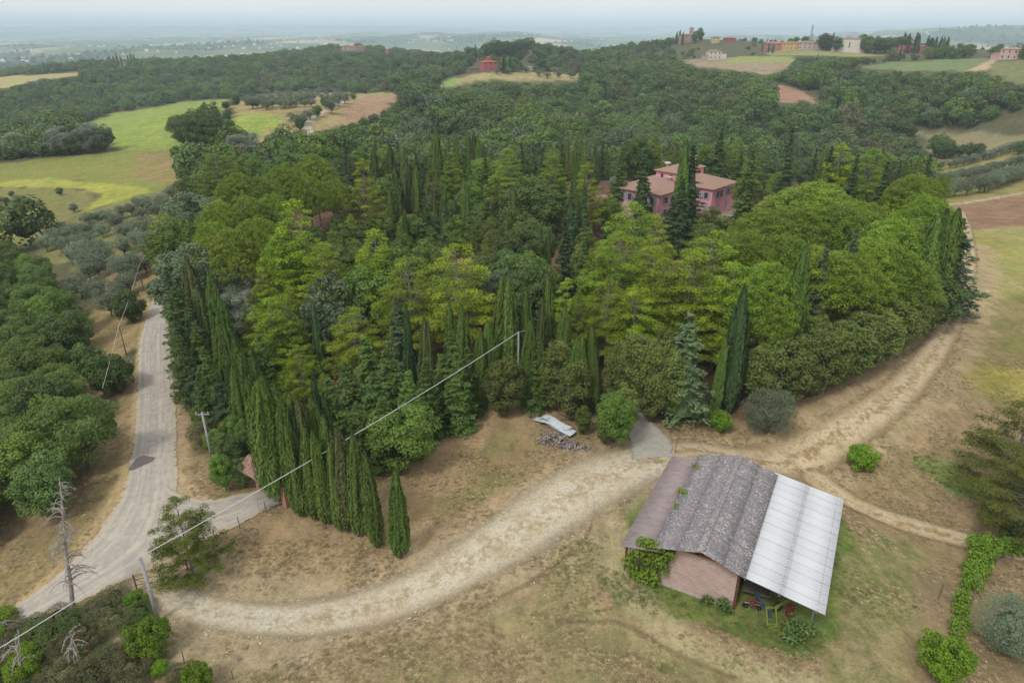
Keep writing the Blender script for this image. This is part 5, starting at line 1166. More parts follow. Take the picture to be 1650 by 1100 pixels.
# cypresses inside the wood
for (px_, py_, h_, w, kk) in [(504,487,12,.95,'cypb'),(652,493,13,.9,'cypb'),(679,513,12,.9,'cyp2'),(691,518,11.5,.9,'cyp2'),(727,488,12,1.2,'cyp'),(741,496,12,1.2,'cyp'),(803,444,14,1.2,'cyp'),(819,451,14,1.1,'cyp'),(847,468,12,1.2,'cyp'),(872,486,11,1.2,'cyp2'),(889,448,13,1.1,'cyp'),(906,492,11,1.2,'cyp'),(962,524,11,.68,'cypw'),(940,540,10,.68,'cypw'),(930,548,9.5,.8,'cypw'),(900,545,9,1.1,'hedge'),(870,552,8.5,1.1,'spr'),(850,520,10.5,.68,'cypw'),(790,520,10.5,.68,'cypw'),(770,535,10,.68,'cypw'),(755,560,8.5,1.1,'spr'),(812,570,8,1.1,'hedge'),(925,575,8,1.,'hedge'),
  (623,308,14,1.0,'cyp'),(636,270,16,1.2,'cyp'),(652,338,13,1.,'cyp'),(658,265,15,1.3,'cyp2'),(668,268,15,1.,'cyp'),(703,207,19,.95,'cyp'),(718,228,17,.95,'cyp'),(733,216,17,.9,'cyp'),(755,212,17,.8,'cyp'),(763,212,17,.8,'cyp2'),(772,218,16,.9,'cyp'),(714,303,15,1.2,'cyp'),(750,303,15,1.15,'cyp'),(827,303,15,1.35,'cyp2'),(869,372,8,.9,'cyp'),(884,368,9,.9,'cyp'),(930,233,16,.75,'cyp'),(942,232,17,.8,'cyp'),(942,292,14,1.,'cyp'),(925,292,14,1.1,'cyp'),(985,330,8,.9,'cyp'),(1052,315,9,.8,'cyp'),(600,240,15,1.2,'cyp2'),(628,235,16,1.2,'cyp'),(648,238,16,1.1,'cyp2'),(560,255,14,1.1,'fir'),
  (1297,398,17,1.0,'cyp'),(1202,463,15.5,.88,'cypb'),(1168,541,10,1.1,'cyp'),(1541,336,17,1.6,'cyp'),(1530,342,17,1.6,'cyp'),(1519,350,16,1.5,'cyp'),(1506,350,15,1.4,'cyp'),(1549,352,15,2.1,'fir'),(1536,365,14,1.6,'cyp'),(1280,212,21,.95,'fir'),(1107,238,20,1.1,'cyp'),(1352,262,15,1.8,'cypw'),(1330,272,14,1.5,'cypw')]:
    at_top(kk, px_, py_, h_, w, role='park')
VW = .62
for (px_, py_, h_, w, kk) in [(1041,244,19,1.7,'fir'),(1120,236,20,2.0,'fir'),(1103,290,16,1.9,'fir'),(1083,314,13,1.9,'firb'),(1163,212,16.5,2.2,'fir'),(1335,236,18,1.3,'fir'),(1376,250,18,1.4,'fir'),(1430,262,18,1.4,'fir'),(1312,242,17,1.2,'fir'),(1212,243,18,1.5,'spr'),(1245,290,13,1.2,'firb'),(845,230,17,1.3,'fir'),(870,238,16,1.2,'fir'),(905,232,16,1.3,'spr'),(690,300,15,1.3,'firb'),(685,320,15,1.5,'spr'),(715,330,13,1.3,'firb'),(556,235,16,1.2,'fir'),(920,292,16,1.6,'fir'),(945,300,15,1.3,'fir'),(918,352,15,1.5,'fir'),(948,368,13,1.3,'spr'),(1000,240,15,1.4,'spr'),(755,258,14,1.2,'spr'),(797,288,15,1.0,'spr'),(782,250,14,1.2,'spr'),
  (640,480,12,1.4,'firb'),(1115,508,13,1.55,'firb'),(1105,525,11,1.5,'spr'),(1330,395,15,1.35,'firb'),(1383,372,15,1.5,'firb'),(1375,400,13,1.5,'fir'),(590,545,12,1.35,'spr'),(625,553,12,1.35,'spr'),(560,582,10.5,1.4,'spr'),(530,610,10,1.3,'spr'),(600,600,10,1.4,'spr'),(655,600,10,1.3,'spr'),(720,538,11,1.5,'spr'),(735,570,9.5,1.3,'spr'),(416,540,10,1.2,'spr'),(410,560,9,1.2,'fir'),(690,580,9.5,1.2,'spr'),(610,640,8.5,1.5,'spr'),(640,650,8,1.4,'broad'),(570,650,8,1.3,'spr'),(1470,400,11,1.1,'hedge')]:
    at_top(kk, px_, py_, h_, w*(VW if py_ < 420 else .9), role='park')
# bright pines
for (px_, py_, h_, w, kk) in [(585,257,20,1.2,'pine'),(472,323,19,1.25,'pine'),(665,413,15,1.35,'pineg'),(742,392,16,1.3,'pineg'),(428,483,12.5,1.35,'pineg'),(560,495,12,1.25,'pineg'),(478,556,10,1.1,'pineg'),(1015,325,17,1.3,'pineg'),(1062,345,14,1.1,'pine'),(998,375,15,1.4,'pineg'),(1156,372,16,1.35,'pineg'),(1112,404,15,1.35,'pineg'),(1075,418,14,1.3,'pineg'),(1085,440,12.5,1.2,'pined'),(1190,425,14,1.3,'pineg'),(1030,460,11.5,1.35,'pineg'),(985,450,12,1.2,'pineg'),(420,430,11,.9,'pine'),(466,457,10,.75,'pine'),(540,405,14,1.2,'pined'),(600,370,15,1.3,'pine'),(620,395,13,1.2,'pine'),(820,238,18,1.25,'pine'),(893,245,17,1.3,'pined'),(945,263,16,1.2,'pine'),(730,245,15,1.1,'pine'),(700,270,15,1.2,'pined'),(1355,230,19,1.2,'pine'),(1418,238,19,1.1,'pine'),(345,246,16,1.4,'pinedg'),(362,250,15,1.2,'pined'),(1480,262,15,1.2,'pined'),(1220,245,15,1.4,'pined'),(790,300,14,.9,'pined'),(770,340,12,1.,'pined'),(1090,228,13,1.2,'pined'),(455,480,13,1.1,'pined'),(510,390,15,1.2,'pine'),(400,470,10,1.,'pined'),(920,450,11,.9,'pine'),(935,468,10,.8,'pined'),(1165,455,12,1.2,'pineg'),(1130,350,13,1.2,'pined'),(1050,400,14,1.2,'pineg'),(960,400,12,1.1,'pined'),(545,325,12,1.1,'pined'),(562,345,11,1.1,'pine'),(548,362,11,1.,'pined'),(575,385,11,1.1,'pined'),(530,372,11,1.,'pine'),(600,330,12,1.,'pined'),(700,365,11,1.1,'pined'),(778,395,10,1.1,'pined'),(1450,290,14,1.2,'pined')]:
    at_top(kk, px_, py_, h_, w, role='park')
# umbrella pines
for (px_, py_, h_, w) in [(378,296,13,1.),(420,300,13,1.05),(455,280,14,1.),(395,332,12.5,1.1),(352,338,12,.95),(372,388,12,1.15),(432,330,13,1.),(505,264,15,.95),(415,372,12.5,1.05),(455,395,12,1.),(340,375,11,.9),(495,300,14,.9),(540,300,13,.8),
  (1318,314,14,1.7),(1240,358,13,1.25),(1290,352,13,1.3),(1390,345,13,1.4),(1438,372,12.5,1.3),(1478,385,11.5,1.1),(1262,402,12.5,1.2),(1225,445,12.5,1.15),(1330,420,12,1.3),(1448,418,11.5,1.2),(1232,492,10.5,1.),(1345,350,13,1.4),(1415,405,12,1.2),(1200,395,13,1.1),(1475,300,14,1.1),(1490,330,12,1.1),(1370,430,11.5,1.1)]:
    at_top('stone', px_, py_, h_, w, role='park')
# broadleaves in and round the wood
for (px_, py_, h_, w, kk) in [(535,438,12,1.25,'grey'),(520,470,10,1.1,'grey'),(630,400,12,1.1,'broad'),(590,420,12,1.2,'broad'),(850,287,15,1.35,'oak'),(872,300,13,1.2,'oak'),(765,290,13,1.1,'broad'),(1150,330,10,1.1,'hedge'),(1162,345,8,1.3,'hedge'),(1200,345,7,1.1,'broad'),(1215,355,6,1.2,'oak'),(1140,360,9,1.2,'hedge'),(985,315,8,1.,'broad'),(995,281,6,1.0,'willow'),(790,370,8,1.,'hedge'),(800,398,10,1.2,'oak'),(828,408,10,1.1,'oak'),(850,402,9,1.1,'broad'),(868,422,10,1.1,'oak'),(815,428,10,1.,'grey'),(842,436,10,1.2,'oak'),(880,430,9,1.,'broad'),(795,350,10,1.,'broad'),(855,350,10,1.1,'oak'),(835,335,11,1.1,'broad'),(565,400,10,1.2,'broad'),(582,362,10,1.2,'oak'),(610,345,10,1.1,'broad'),(540,350,9,1.1,'oak'),(740,345,10,1.1,'broad'),(765,330,10,1.1,'oak'),(690,345,10,1.1,'oak'),(910,388,5,1.,'hedge'),(1160,358,5,1.,'shrub'),(660,340,11,1.,'broad'),(690,390,10,1.,'broad'),(625,430,10,1.1,'broad'),(560,440,10,1.1,'grey'),(375,470,8,1.1,'willow'),(365,430,9,1.1,'willow')]:
    at_top(kk, px_, py_, h_, w, role='park')
# laurels along the track and wood edge, bases in view
for k, (bx_, by_, ty, w, kk) in enumerate([(1225,655,548,1.3,'hedge'),(1262,648,540,1.4,'hedge'),(1295,640,532,1.4,'hedge'),(1325,628,525,1.4,'hedge'),(1352,615,515,1.4,'hedge'),(1380,602,500,1.4,'hedge'),(1405,588,492,1.4,'hedge'),(1428,572,478,1.4,'hedge'),(1450,560,468,1.5,'hedge'),(1470,545,450,1.5,'hedge'),(1490,528,440,1.5,'oak'),(1505,500,432,1.3,'hedge'),(1218,620,560,1.2,'hedge'),(1250,600,520,1.3,'hedge'),(1300,585,500,1.3,'hedge'),(1350,570,480,1.3,'hedge'),(1400,550,460,1.3,'hedge'),
   (1046,680,552,.85,'hedge'),(1072,676,548,.85,'hedge'),(1012,664,535,.85,'hedge'),(1036,650,535,.9,'hedge'),(988,662,548,.8,'hedge'),(1060,655,525,.9,'hedge'),(1003,700,618,1.1,'hedge'),(985,722,628,.9,'broad'),(975,715,648,1.,'hedge'),(940,700,652,1.,'hedge'),(915,660,600,1.,'hedge'),(885,655,605,1.1,'hedge'),(860,645,600,1.,'hedge'),(800,640,590,1.1,'hedge'),(765,642,580,1.1,'spr'),(735,650,560,1.3,'spr'),(710,665,600,1.,'hedge'),(670,690,620,1.1,'broad'),(640,705,640,1.3,'oak'),(610,725,660,1.3,'oak'),(575,740,670,1.3,'broad'),
   (375,760,700,1.1,'oak'),(365,790,730,.9,'broad'),(395,785,735,.9,'oak'),(350,735,690,1.,'broad'),(340,720,680,.9,'scrub'),(385,730,670,1.,'broad'),(405,745,690,.9,'oak'),
   (322,690,655,.8,'broad'),(310,650,620,.8,'broad'),(300,615,585,.8,'hedge'),(290,580,555,.8,'hedge'),(335,700,640,1.,'hedge')]):
    at_base(kk, bx_, by_, ty, w, role='edge')
# the things that stand alone
for (cx_, cy_, dp, kk, lb) in [(1240,665,92,'obig','big round grey-green olive tree beside the tall cypress pair'),(1391,737,54,'rshrub','round green shrub alone in the dry ground beside the track'),(1163,678,44,'rshrub','low green bush at the foot of the short cypress'),
   (238,1030,76,'rshrub','bright round green bush below the concrete pole'),(318,1092,60,'rshrub','yellow-green bush at the bottom edge near the stake'),
   (1520,1060,92,'rshrub','bright green round bush at the lower end of the vine row'),(1632,1010,125,'obig','large silvery olive tree beyond the vine row'),
   (208,494,62,'robush','round dark bush beside the road next to the olive trees'),(176,604,76,'robush','wide dark bush beside the road under the thin cable'),(134,580,62,'robush','dark bush tucked behind the wide roadside bush'),
   (1592,828,36,'robush','low dark scrub at the foot of the leaning pines'),(1640,862,56,'robush','dark thicket under the leaning pines')]:
    at_round(kk, cx_, cy_, dp, role='solo', note=lb)
b_ = hit(312, 928); put_tree('ypine', b_[0], b_[1], 7.4, .78, role='solo', note='young spreading pine growing at the end of the field gate')
for (bx_, by_, ty, w) in [(1620,790,650,1.0),(1636,868,730,1.0)]:
    at_base('ypine', bx_, by_, ty, w, role='solo', note=['ragged browning pine higher up the bank beside the dry meadow', 'ragged browning pine above the dark thicket'][bx_ == 1636])
    t_ = ALLTREES[-1]['o'].children[0]; me = t_.data.copy() if t_.name.startswith('crown') else ALLTREES[-1]['o'].children[1].data.copy()
    for ch_ in ALLTREES[-1]['o'].children:
        if ch_.name.startswith('crown'): m2 = ch_.data.copy(); m2.materials[0] = LM['brownpine']; ch_.data = m2
# vine row
bl = []; st2 = []
for (px_, py_, z_, r_) in [(1565,880,1.4,.6),(1572,895,1.6,.7),(1582,885,1.6,.6),(1570,910,1.5,.7),(1560,915,1.4,.6),(1578,905,1.7,.6),(1595,895,1.6,.5),(1610,892,1.5,.5),(1625,890,1.4,.45),(1638,893,1.3,.4),(1575,925,1.2,.55),(1562,930,1.,.5),(1555,945,1.,.5),(1568,945,.9,.45),(1548,962,.8,.45),(1558,968,.8,.4),(1545,985,.7,.45),(1552,1000,.7,.4),(1538,1000,.6,.4),(1542,1018,.6,.4)]:
    for q in range(3): p_ = hit(px_+random.uniform(-4, 4), py_+8+random.uniform(-4, 4)); bl.append((p_[0]+random.uniform(-.3, .3), p_[1], p_[2]+z_*random.uniform(.5, 1.1), r_*1.25))
a = hit(1545, 1030); b = hit(1560, 985); c3 = hit(1572, 950)
leafy('vine_row', 'bright green vine row on wires running up from the round bush', 'vine', bl, 'vine', .22, .16, 95, stems=[[a+[0, 0, .1], b+[0, 0, 1.0], c3+[0, 0, 1.5]]])
for k, (px_, py_) in enumerate([(1645, 925), (1535, 1035), (1600, 915)]):
    b = hit(px_, py_); e = empty('vine_post', b); tag(e, ['slanting metal post at the outer end of the vine row', 'wooden vine post just above the round bush', 'wooden vine post under the spreading vine arm'][k], 'post'); MB().tube([(0, 0, -.1), (.2, .05, 1.9)], .035, 6).build('post_shaft', M_wood if k else M_galv, e)

# ---- filling the wood
taken = [(t['x'], t['y'], t['h']) for t in ALLTREES]
def far_enough(x, y, d): return all((x-a)**2+(y-b)**2 > d*d for a, b, _ in taken)
zpoly = {z[0]: z[1] for z in zones}
park = zpoly['litter']; road_all = [road_poly, drive_poly]
def inside(P, x, y, m_=0.): return sdist(P, np.array([x]), np.array([y]))[0] > m_
tree_block = [zpoly['clearing'], zpoly['yard']]
px_lo, px_hi = park.min(0), park.max(0); nfill = 0
for k in range(9000):
    if nfill >= 240: break
    x = random.uniform(px_lo[0], px_hi[0]); y = random.uniform(px_lo[1], px_hi[1])
    if not inside(park, x, y, 2.2) or any(inside(P, x, y, -1.5) for P in tree_block): continue
    lx = (x-24.2)*.72 - (y-160.2)*.69; ly = (x-24.2)*.69 + (y-160.2)*.72
    if -6 < lx < 21 and -4.5 < ly < 28: continue
    q = pix((x, y, h1(x, y)))
    if 985 < q[0] < 1200 and y < 165 and y > 118 and not (q[0] < 1000): 
        if random.random() < .75: continue
    if not far_enough(x, y, 3.7): continue
    tq = pix((x, y, h1(x, y)+10))
    if 975 < tq[0] < 1210 and tq[1] < 352 and y < 162: continue
    if 876 < tq[0] < 918 and tq[1] < 386 and 375 < q[1] < 470: continue
    n_ = vn(x/28, y/28, 77); right = q[0] > 980
    if y > 175: kk = random.choice(['fir', 'spr', 'cyp', 'pined', 'broad', 'oak', 'cyp2']); h_ = random.uniform(9, 14)
    elif q[0] > 1180: kk = random.choice(['stone', 'pined', 'fir', 'hedge', 'pine']); h_ = random.uniform(7, 10)
    elif q[0] > 900: kk = random.choice(['pined', 'pine', 'pinedg', 'fir', 'hedge']); h_ = random.uniform(7, 10)
    elif q[0] < 480: kk = random.choice(['pined', 'spr', 'cyp', 'grey', 'fir']); h_ = random.uniform(7, 10)
    else: kk = random.choice(['cyp', 'spr', 'pined', 'firb', 'broad', 'cyp2', 'fir', 'oak']); h_ = random.uniform(7, 11)
    put_tree(kk, x, y, h_, random.uniform(.9, 1.25)*(.8 if kk == 'stone' else 1), role='fill'); taken.append((x, y, h_)); nfill += 1
# ---- woods on the near side of the road
left1 = wpoly([(-200,1010),(0,925),(60,905),(110,860),(165,800),(192,745),(203,690),(196,650),(110,620),(112,560),(60,520),(-40,500),(-260,640)])
left2 = wpoly([(-260,640),(-40,510),(60,560),(112,600),(140,575),(132,530),(100,480),(50,440),(0,420),(-150,410)])
def fill(P, keys, n_, d, hr, wr=(1., 1.3), role='left', m_=1.2, tries=6000, block=()):
    lo, hi = P.min(0), P.max(0); c = 0
    for _ in range(tries):
        if c >= n_: break
        x = random.uniform(lo[0], hi[0]); y = random.uniform(lo[1], hi[1])
        if not inside(P, x, y, m_) or any(inside(B, x, y, -1) for B in block): continue
        if not far_enough(x, y, d): continue
        h_ = random.uniform(*hr); put_tree(random.choice(keys), x, y, h_, random.uniform(*wr), role=role); taken.append((x, y, h_)); c += 1
    return c
taken = [(t['x'], t['y'], t['h']) for t in ALLTREES]
fill(left1, ['locust', 'locust', 'locust', 'broad', 'oak'], 75, 3.9, (5.5, 9), (1.1, 1.4), m_=2.6)
fill(left2, ['oak', 'locust', 'broad', 'grey', 'locust'], 55, 4.6, (6, 9), (1.0, 1.3), m_=1.5)
# roadside scrub bottom corner
corner = wpoly([(-80,1010),(20,1000),(90,1000),(150,975),(205,950),(228,960),(245,1010),(230,1040),(300,1075),(330,1130),(-80,1250)])
fill(corner, ['scrub', 'scrub', 'scrub', 'scrubo', 'scrub', 'shrub'], 66, 1.35, (.6, 1.7), (1., 1.35), role='scrub', m_=.3)
bank = wpoly([(1450,690),(1560,600),(1700,560),(1700,720),(1600,740),(1500,720)])
if 0: fill(bank, ['scrub', 'scrub', 'scrub'], 10, 3.0, (.4, .8), (1.6, 2.6), role='bank', m_=.3)
taken = [(t['x'], t['y'], t['h']) for t in ALLTREES]
# olives
grove = zpoly['grove']
for (px_, py_) in [(212,335),(196,340),(230,328),(176,345),(160,350),(146,355),(190,362),(170,368),(150,374),(128,372),(110,380),(92,388),(205,375),(228,345),(245,332),(262,322),(280,312),(120,395),(140,392),(160,398),(182,352),(200,400),(220,388),(235,372),(245,390),(238,408),(222,425),(210,440),(195,430),(175,420),(160,432),(135,408),(115,412),(150,440),(130,470),(162,478),(190,470),(215,458),(240,430),(180,500),(100,398),(240,355),(255,340),(270,335),(215,360),(75,395),(140,425),(105,370)]:
    p_ = hit(px_+random.uniform(-4, 4), py_+random.uniform(-3, 3)+12)
    put_tree('olive', p_[0], p_[1], random.uniform(3.4, 4.7), random.uniform(1.0, 1.25), role='grove')
for row in ([(1500,322),(1527,318),(1550,315),(1575,312),(1598,306),(1620,298),(1642,290),(1665,284)], [(1488,294),(1505,296),(1525,296),(1545,292),(1565,288),(1583,283),(1600,277),(1618,272),(1636,268),(1655,262)], [(1492,276),(1530,272),(1550,268),(1572,262),(1592,257),(1612,250),(1632,244),(1652,240)]):
    P = resample(wpoly(row, False, 1), 3.4)
    for x, y in P: put_tree('olive', x+random.uniform(-.4, .4), y+random.uniform(-.4, .4), random.uniform(4.2, 5.4), random.uniform(.95, 1.2), role='rows')
# trees out in the fields and the hollow behind the park
def clump(pts, keys, hr, role, w=(1.1, 1.4), r=None):
    r = r or {'ridge': 935, 'farridge': 1470}.get(role)
    for (px_, py_) in pts:
        p_ = hit(px_, py_) if r is None else np.array(azr(px_, r+random.uniform(-12, 12), 10))
        if p_ is not None: put_tree(random.choice(keys), p_[0], p_[1], random.uniform(*hr), random.uniform(*w), role=role)
clump([(305,240),(325,243),(345,242),(360,238),(315,232),(340,230),(296,236),(330,225)], ['oak'], (13, 17), 'roundclump', (1.15, 1.4))
clump([(10,256),(30,255),(50,254),(70,253),(90,251),(110,250),(130,249),(150,247),(170,245),(20,245),(45,242),(75,240),(100,238),(125,240),(150,240),(60,230),(90,228),(115,230),(-20,258)], ['willow', 'willow', 'grey', 'oak'], (9, 14), 'willows')
clump([(0,250),(20,246),(35,240),(-30,250),(10,240),(50,236),(0,232)], ['oak'], (9, 12), 'willows')
clump([(0,328),(12,330),(30,328),(45,331),(52,333),(98,315),(120,342),(20,318)], ['willow', 'scrub', 'oak'], (2.2, 3.4), 'rough', (1.2, 1.6))
clump([(366,198),(372,210),(330,172),(345,172),(330,182),(347,184),(365,178),(370,190),(382,170)], ['olive', 'oak'], (4.5, 6), 'upper', (1.2, 1.4))
for (px_, py_) in [(400,170),(412,166),(425,163),(440,160),(455,157),(470,155),(485,153),(500,151),(515,149),(530,148),(408,176),(422,172),(438,168),(452,165),(468,162),(482,160),(497,157),(512,154),(395,166),(430,178),(470,172),(485,168),(500,164),(458,176),(382,158),(540,150),(430,152),(445,150),(460,148),(475,147),(490,146)]:
    p_ = hit(px_, py_); put_tree('olive', p_[0], p_[1], random.uniform(4.5, 6.5), random.uniform(1.1, 1.4), role='upper')
for j in range(5):
    for i in range(13):
        px_ = 398+i*12.5+j*5-((j*7+i*3) % 5); py_ = 152.5+j*5.2+max(0, (i-6))*-.9+abs(i-6)*.2
        if j >= 3 and i > 7: continue
        p_ = hit(px_, py_)
        if far_enough(p_[0], p_[1], 4): put_tree('olive', p_[0], p_[1], random.uniform(4.0, 5.8), random.uniform(1.0, 1.3), role='upper')
clump([(535,184),(526,176),(545,172),(556,168),(570,162),(478,205),(490,200),(484,212),(500,194),(512,190)], ['oak', 'broad', 'olive'], (5, 9), 'upper')
clump([(392,262),(398,268)], ['willow'], (11, 13), 'bend', (1.3, 1.5))
for (px_, py_) in [(430,246),(452,238),(468,232),(478,224),(490,221),(520,215),(535,208),(552,200),(568,196),(585,188),(600,182),(618,176),(440,255),(470,250),(500,246),(530,240),(555,232),(580,224),(605,215),(630,205),(650,195),(425,262),(455,270),(490,268),(520,262),(550,255),(575,246),(600,238),(625,228),(415,275),(540,225),(590,205)]:
    at_top(random.choice(['broad', 'grey', 'oak', 'broad', 'willow']), px_, py_, random.uniform(7, 10), random.uniform(.95, 1.2), role='hollow')
clump([(1512,253),(1520,256),(1506,252),(1530,255),(1545,254),(1560,253),(1575,252)], ['oak'], (6, 13), 'valley', (1.2, 1.4))
clump([(1640,250),(1655,245),(1670,240)], ['oak'], (7, 9), 'valley')
for (px_, py_) in [(806,116),(815,117),(825,114),(835,116),(848,118),(862,116),(874,118),(885,116),(893,119),(902,117),(915,118),(925,120),(868,124),(882,127),(900,125),(920,126),(818,120),(800,120),(940,122),(950,120)]:
    p_ = hit(px_, py_); put_tree('olive', p_[0], p_[1], random.uniform(4.5, 6), 1.2, role='hill')
# ridge trees
clump([(1088,68),(1093,68),(1098,69)], ['cyp'], (16, 18), 'ridge', (1.5, 1.8), 1075); clump([(1118,70),(1125,72)], ['oak'], (15, 17), 'ridge', (1.1, 1.3), 1075)
clump([(1228,80),(1237,80),(1244,80),(1261,80)], ['cyp'], (9, 13), 'ridge', (1.8, 2.2))
clump([(1322,79),(1330,79),(1338,79),(1346,79),(1326,80)], ['oak', 'fir'], (16, 20), 'ridge', (1.2, 1.4))
clump([(1385,83),(1392,83),(1400,83),(1408,83),(1416,82),(1424,82),(1432,82),(1440,82),(1447,82),(1454,82),(1395,85),(1410,85),(1425,84)], ['oak', 'oak', 'broad'], (15, 20), 'ridge')
clump([(1452,80),(1458,80),(1470,80),(1476,80)], ['fir', 'cyp'], (19, 23), 'ridge', (1.3, 1.6))
clump([(1491,82),(1497,82),(1503,82),(1510,82),(1516,82),(1522,82),(1494,83)], ['cyp', 'fir'], (14, 18), 'ridge', (1.6, 2.))
for (px_, py_) in [(1460,86),(1466,86),(1472,86)]: clump([(px_, py_)], ['cyp'], (8, 9), 'ridge', (1.5, 1.7))
clump([(145,90),(168,90),(172,90),(178,90),(183,89),(190,90),(201,90),(207,90),(212,90),(60,92)], ['cyp'], (17, 24), 'farridge', (1.4, 1.7))
clump([(640,118),(792,92),(800,92),(808,91),(816,91),(826,91),(834,91)], ['oak'], (16, 22), 'midridge'); clump([(822,116),(812,118)], ['fir'], (14, 18), 'hill', (1.3, 1.5))
# ------------------------------------------------------------------ woods beyond the park: uncountable, one mass each
wood_src = bpy.data.collections.new('woodland_sources')
def far_proto(name, mat, h, R0, n, per, Lf, Wf, base=.08, builder=None):
    if builder: lv, mb, co = builder()
    else: lv, mb, co = mk_broad(h=h, R0=R0, n=n, per=per, base=base, Lf=Lf, Wf=Wf, pr=.42, lobes=4)
    if co is not None: join_core(lv, co)
    o = bpy.data.objects.new(name, lv.mesh(name, LM[mat])); wood_src.objects.link(o); return o
FM = [('oak', 0), ('broad', 1), ('grey', 2), ('oak', 3), ('willow', 4), ('fir', 5), ('olive', 6)]
for i, (mt, k) in enumerate([('oak', 0), ('oak', 1), ('broad', 2), ('locust', 3), ('greyleaf', 4), ('scrub', 5)]):
    far_proto(f'woodland_crown_{i}', mt, 8, random.uniform(4.0, 4.7), 18, 85, .6, .48)
far_proto('woodland_crown_6', 'cedar', 9, 2, 1, 1, 1, 1, builder=lambda: mk_conifer(h=11, R0=2.2, whorls=11, nb=7, leaves=12, Lf=1., Wf=.5, start=.04))
def scatter(name, pts, scl, idx, kind='stuff'):
    me = bpy.data.meshes.new(name); me.vertices.add(len(pts)); me.vertices.foreach_set('co', np.asarray(pts, np.float32).ravel())
    a = me.attributes.new('size', 'FLOAT', 'POINT'); a.data.foreach_set('value', np.asarray(scl, np.float32))
    a = me.attributes.new('turn', 'FLOAT', 'POINT'); a.data.foreach_set('value', (rng.random(len(pts))*6.28).astype(np.float32))
    a = me.attributes.new('which', 'INT', 'POINT'); a.data.foreach_set('value', np.asarray(idx, np.int32))
    o = link(name, me); tag(o, kind=kind)
    g = bpy.data.node_groups.new(name, 'GeometryNodeTree'); g.interface.new_socket('Geometry', in_out='INPUT', socket_type='NodeSocketGeometry'); g.interface.new_socket('Geometry', in_out='OUTPUT', socket_type='NodeSocketGeometry')
    gi = g.nodes.new('NodeGroupInput'); go = g.nodes.new('NodeGroupOutput'); ip = g.nodes.new('GeometryNodeInstanceOnPoints'); ci = g.nodes.new('GeometryNodeCollectionInfo')
    ci.inputs['Collection'].default_value = wood_src; ci.inputs['Separate Children'].default_value = True; ci.inputs['Reset Children'].default_value = True
    def na(nm, ty): n = g.nodes.new('GeometryNodeInputNamedAttribute'); n.data_type = ty; n.inputs['Name'].default_value = nm; return n.outputs['Attribute']
    cx = g.nodes.new('ShaderNodeCombineXYZ'); g.links.new(na('turn', 'FLOAT'), cx.inputs[2])
    l = g.links.new; l(gi.outputs[0], ip.inputs['Points']); l(ci.outputs[0], ip.inputs['Instance']); ip.inputs['Pick Instance'].default_value = True
    l(na('which', 'INT'), ip.inputs['Instance Index']); l(cx.outputs[0], ip.inputs['Rotation']); l(na('size', 'FLOAT'), ip.inputs['Scale']); l(ip.outputs[0], go.inputs[0])
    md = o.modifiers.new('instances', 'NODES'); md.node_group = g; return o
# candidate places: jittered grid in bearing and log distance so that spacing grows with distance
def wood_points(r0, r1, sp0, az_max=.80, grow=0.):
    pts = []; r = r0
    while r < r1:
        sp = sp0*(1+grow*(r-r0)/(r1-r0)); n_ = int(2*az_max*r/sp); a = (np.arange(n_)+.5)/n_*2*az_max - az_max
        a = a + (rng.random(n_)-.5)*sp/r*.85; rr = r + (rng.random(n_)-.5)*sp*.85; pts.append(np.c_[np.sin(a)*rr, np.cos(a)*rr]); r += sp*.9
    return np.vstack(pts)
open_zones = [(z[1], z[5]) for z in zones if z[5] > 0 or z[0] in ('litter', 'tilled', 'dry right', 'base near')]
lines = [(s[0], s[1]/2+2.2) for s in strokes]
def keep(P):
    k = np.ones(len(P), bool)
    for Z, off in open_zones:
        lo = Z.min(0)-10; hi = Z.max(0)+10; i = np.where((P[:, 0] > lo[0]) & (P[:, 0] < hi[0]) & (P[:, 1] > lo[1]) & (P[:, 1] < hi[1]) & k)[0]
        if len(i): k[i[sdist(Z, P[i, 0], P[i, 1]) > -off*.6]] = False
    for ln_, w in lines:
        i = np.where(k)[0]; k[i[ldist(ln_, P[i, 0], P[i, 1]) < w]] = False
    return k
SIGHT = []
for (nm_, pp_, *_r), (_, wp, *_q) in zip(ZONES, zones):
    if _q[3] > 0 and wp[:, 1].mean() > 350: SIGHT.append((np.array(pp_, float), float(np.hypot(wp[:, 0], wp[:, 1]).mean())+30))
for o in bpy.data.objects:
    if o.name.startswith(('farmhouse', 'barn_hall', 'farm_shelter')):
        x_, y_, z_ = o.location; a_, b_ = pix((x_-9, y_, z_+1)), pix((x_+9, y_, z_+10)); SIGHT.append((np.array([(a_[0], a_[1]), (b_[0], a_[1]), (b_[0], b_[1]), (a_[0], b_[1])]), math.hypot(x_, y_)))
def bottoms(pp):
    D = np.array(dens([tuple(p) for p in pp], True, 12)); xs = np.linspace(D[:, 0].min(), D[:, 0].max(), 40); w_ = max((xs[1]-xs[0])*1.2, 1)
    bt = np.array([D[np.abs(D[:, 0]-x) <= w_*(1 if np.any(np.abs(D[:, 0]-x) <= w_) else 9), 1].max() if np.any(np.abs(D[:, 0]-x) <= w_) else D[:, 1].max() for x in xs]); return xs, bt
houses = [(o.location.x, o.location.y) for o in bpy.data.objects if o.name.startswith(('farmhouse', 'barn_hall', 'farm_shelter', 'lattice_mast'))]
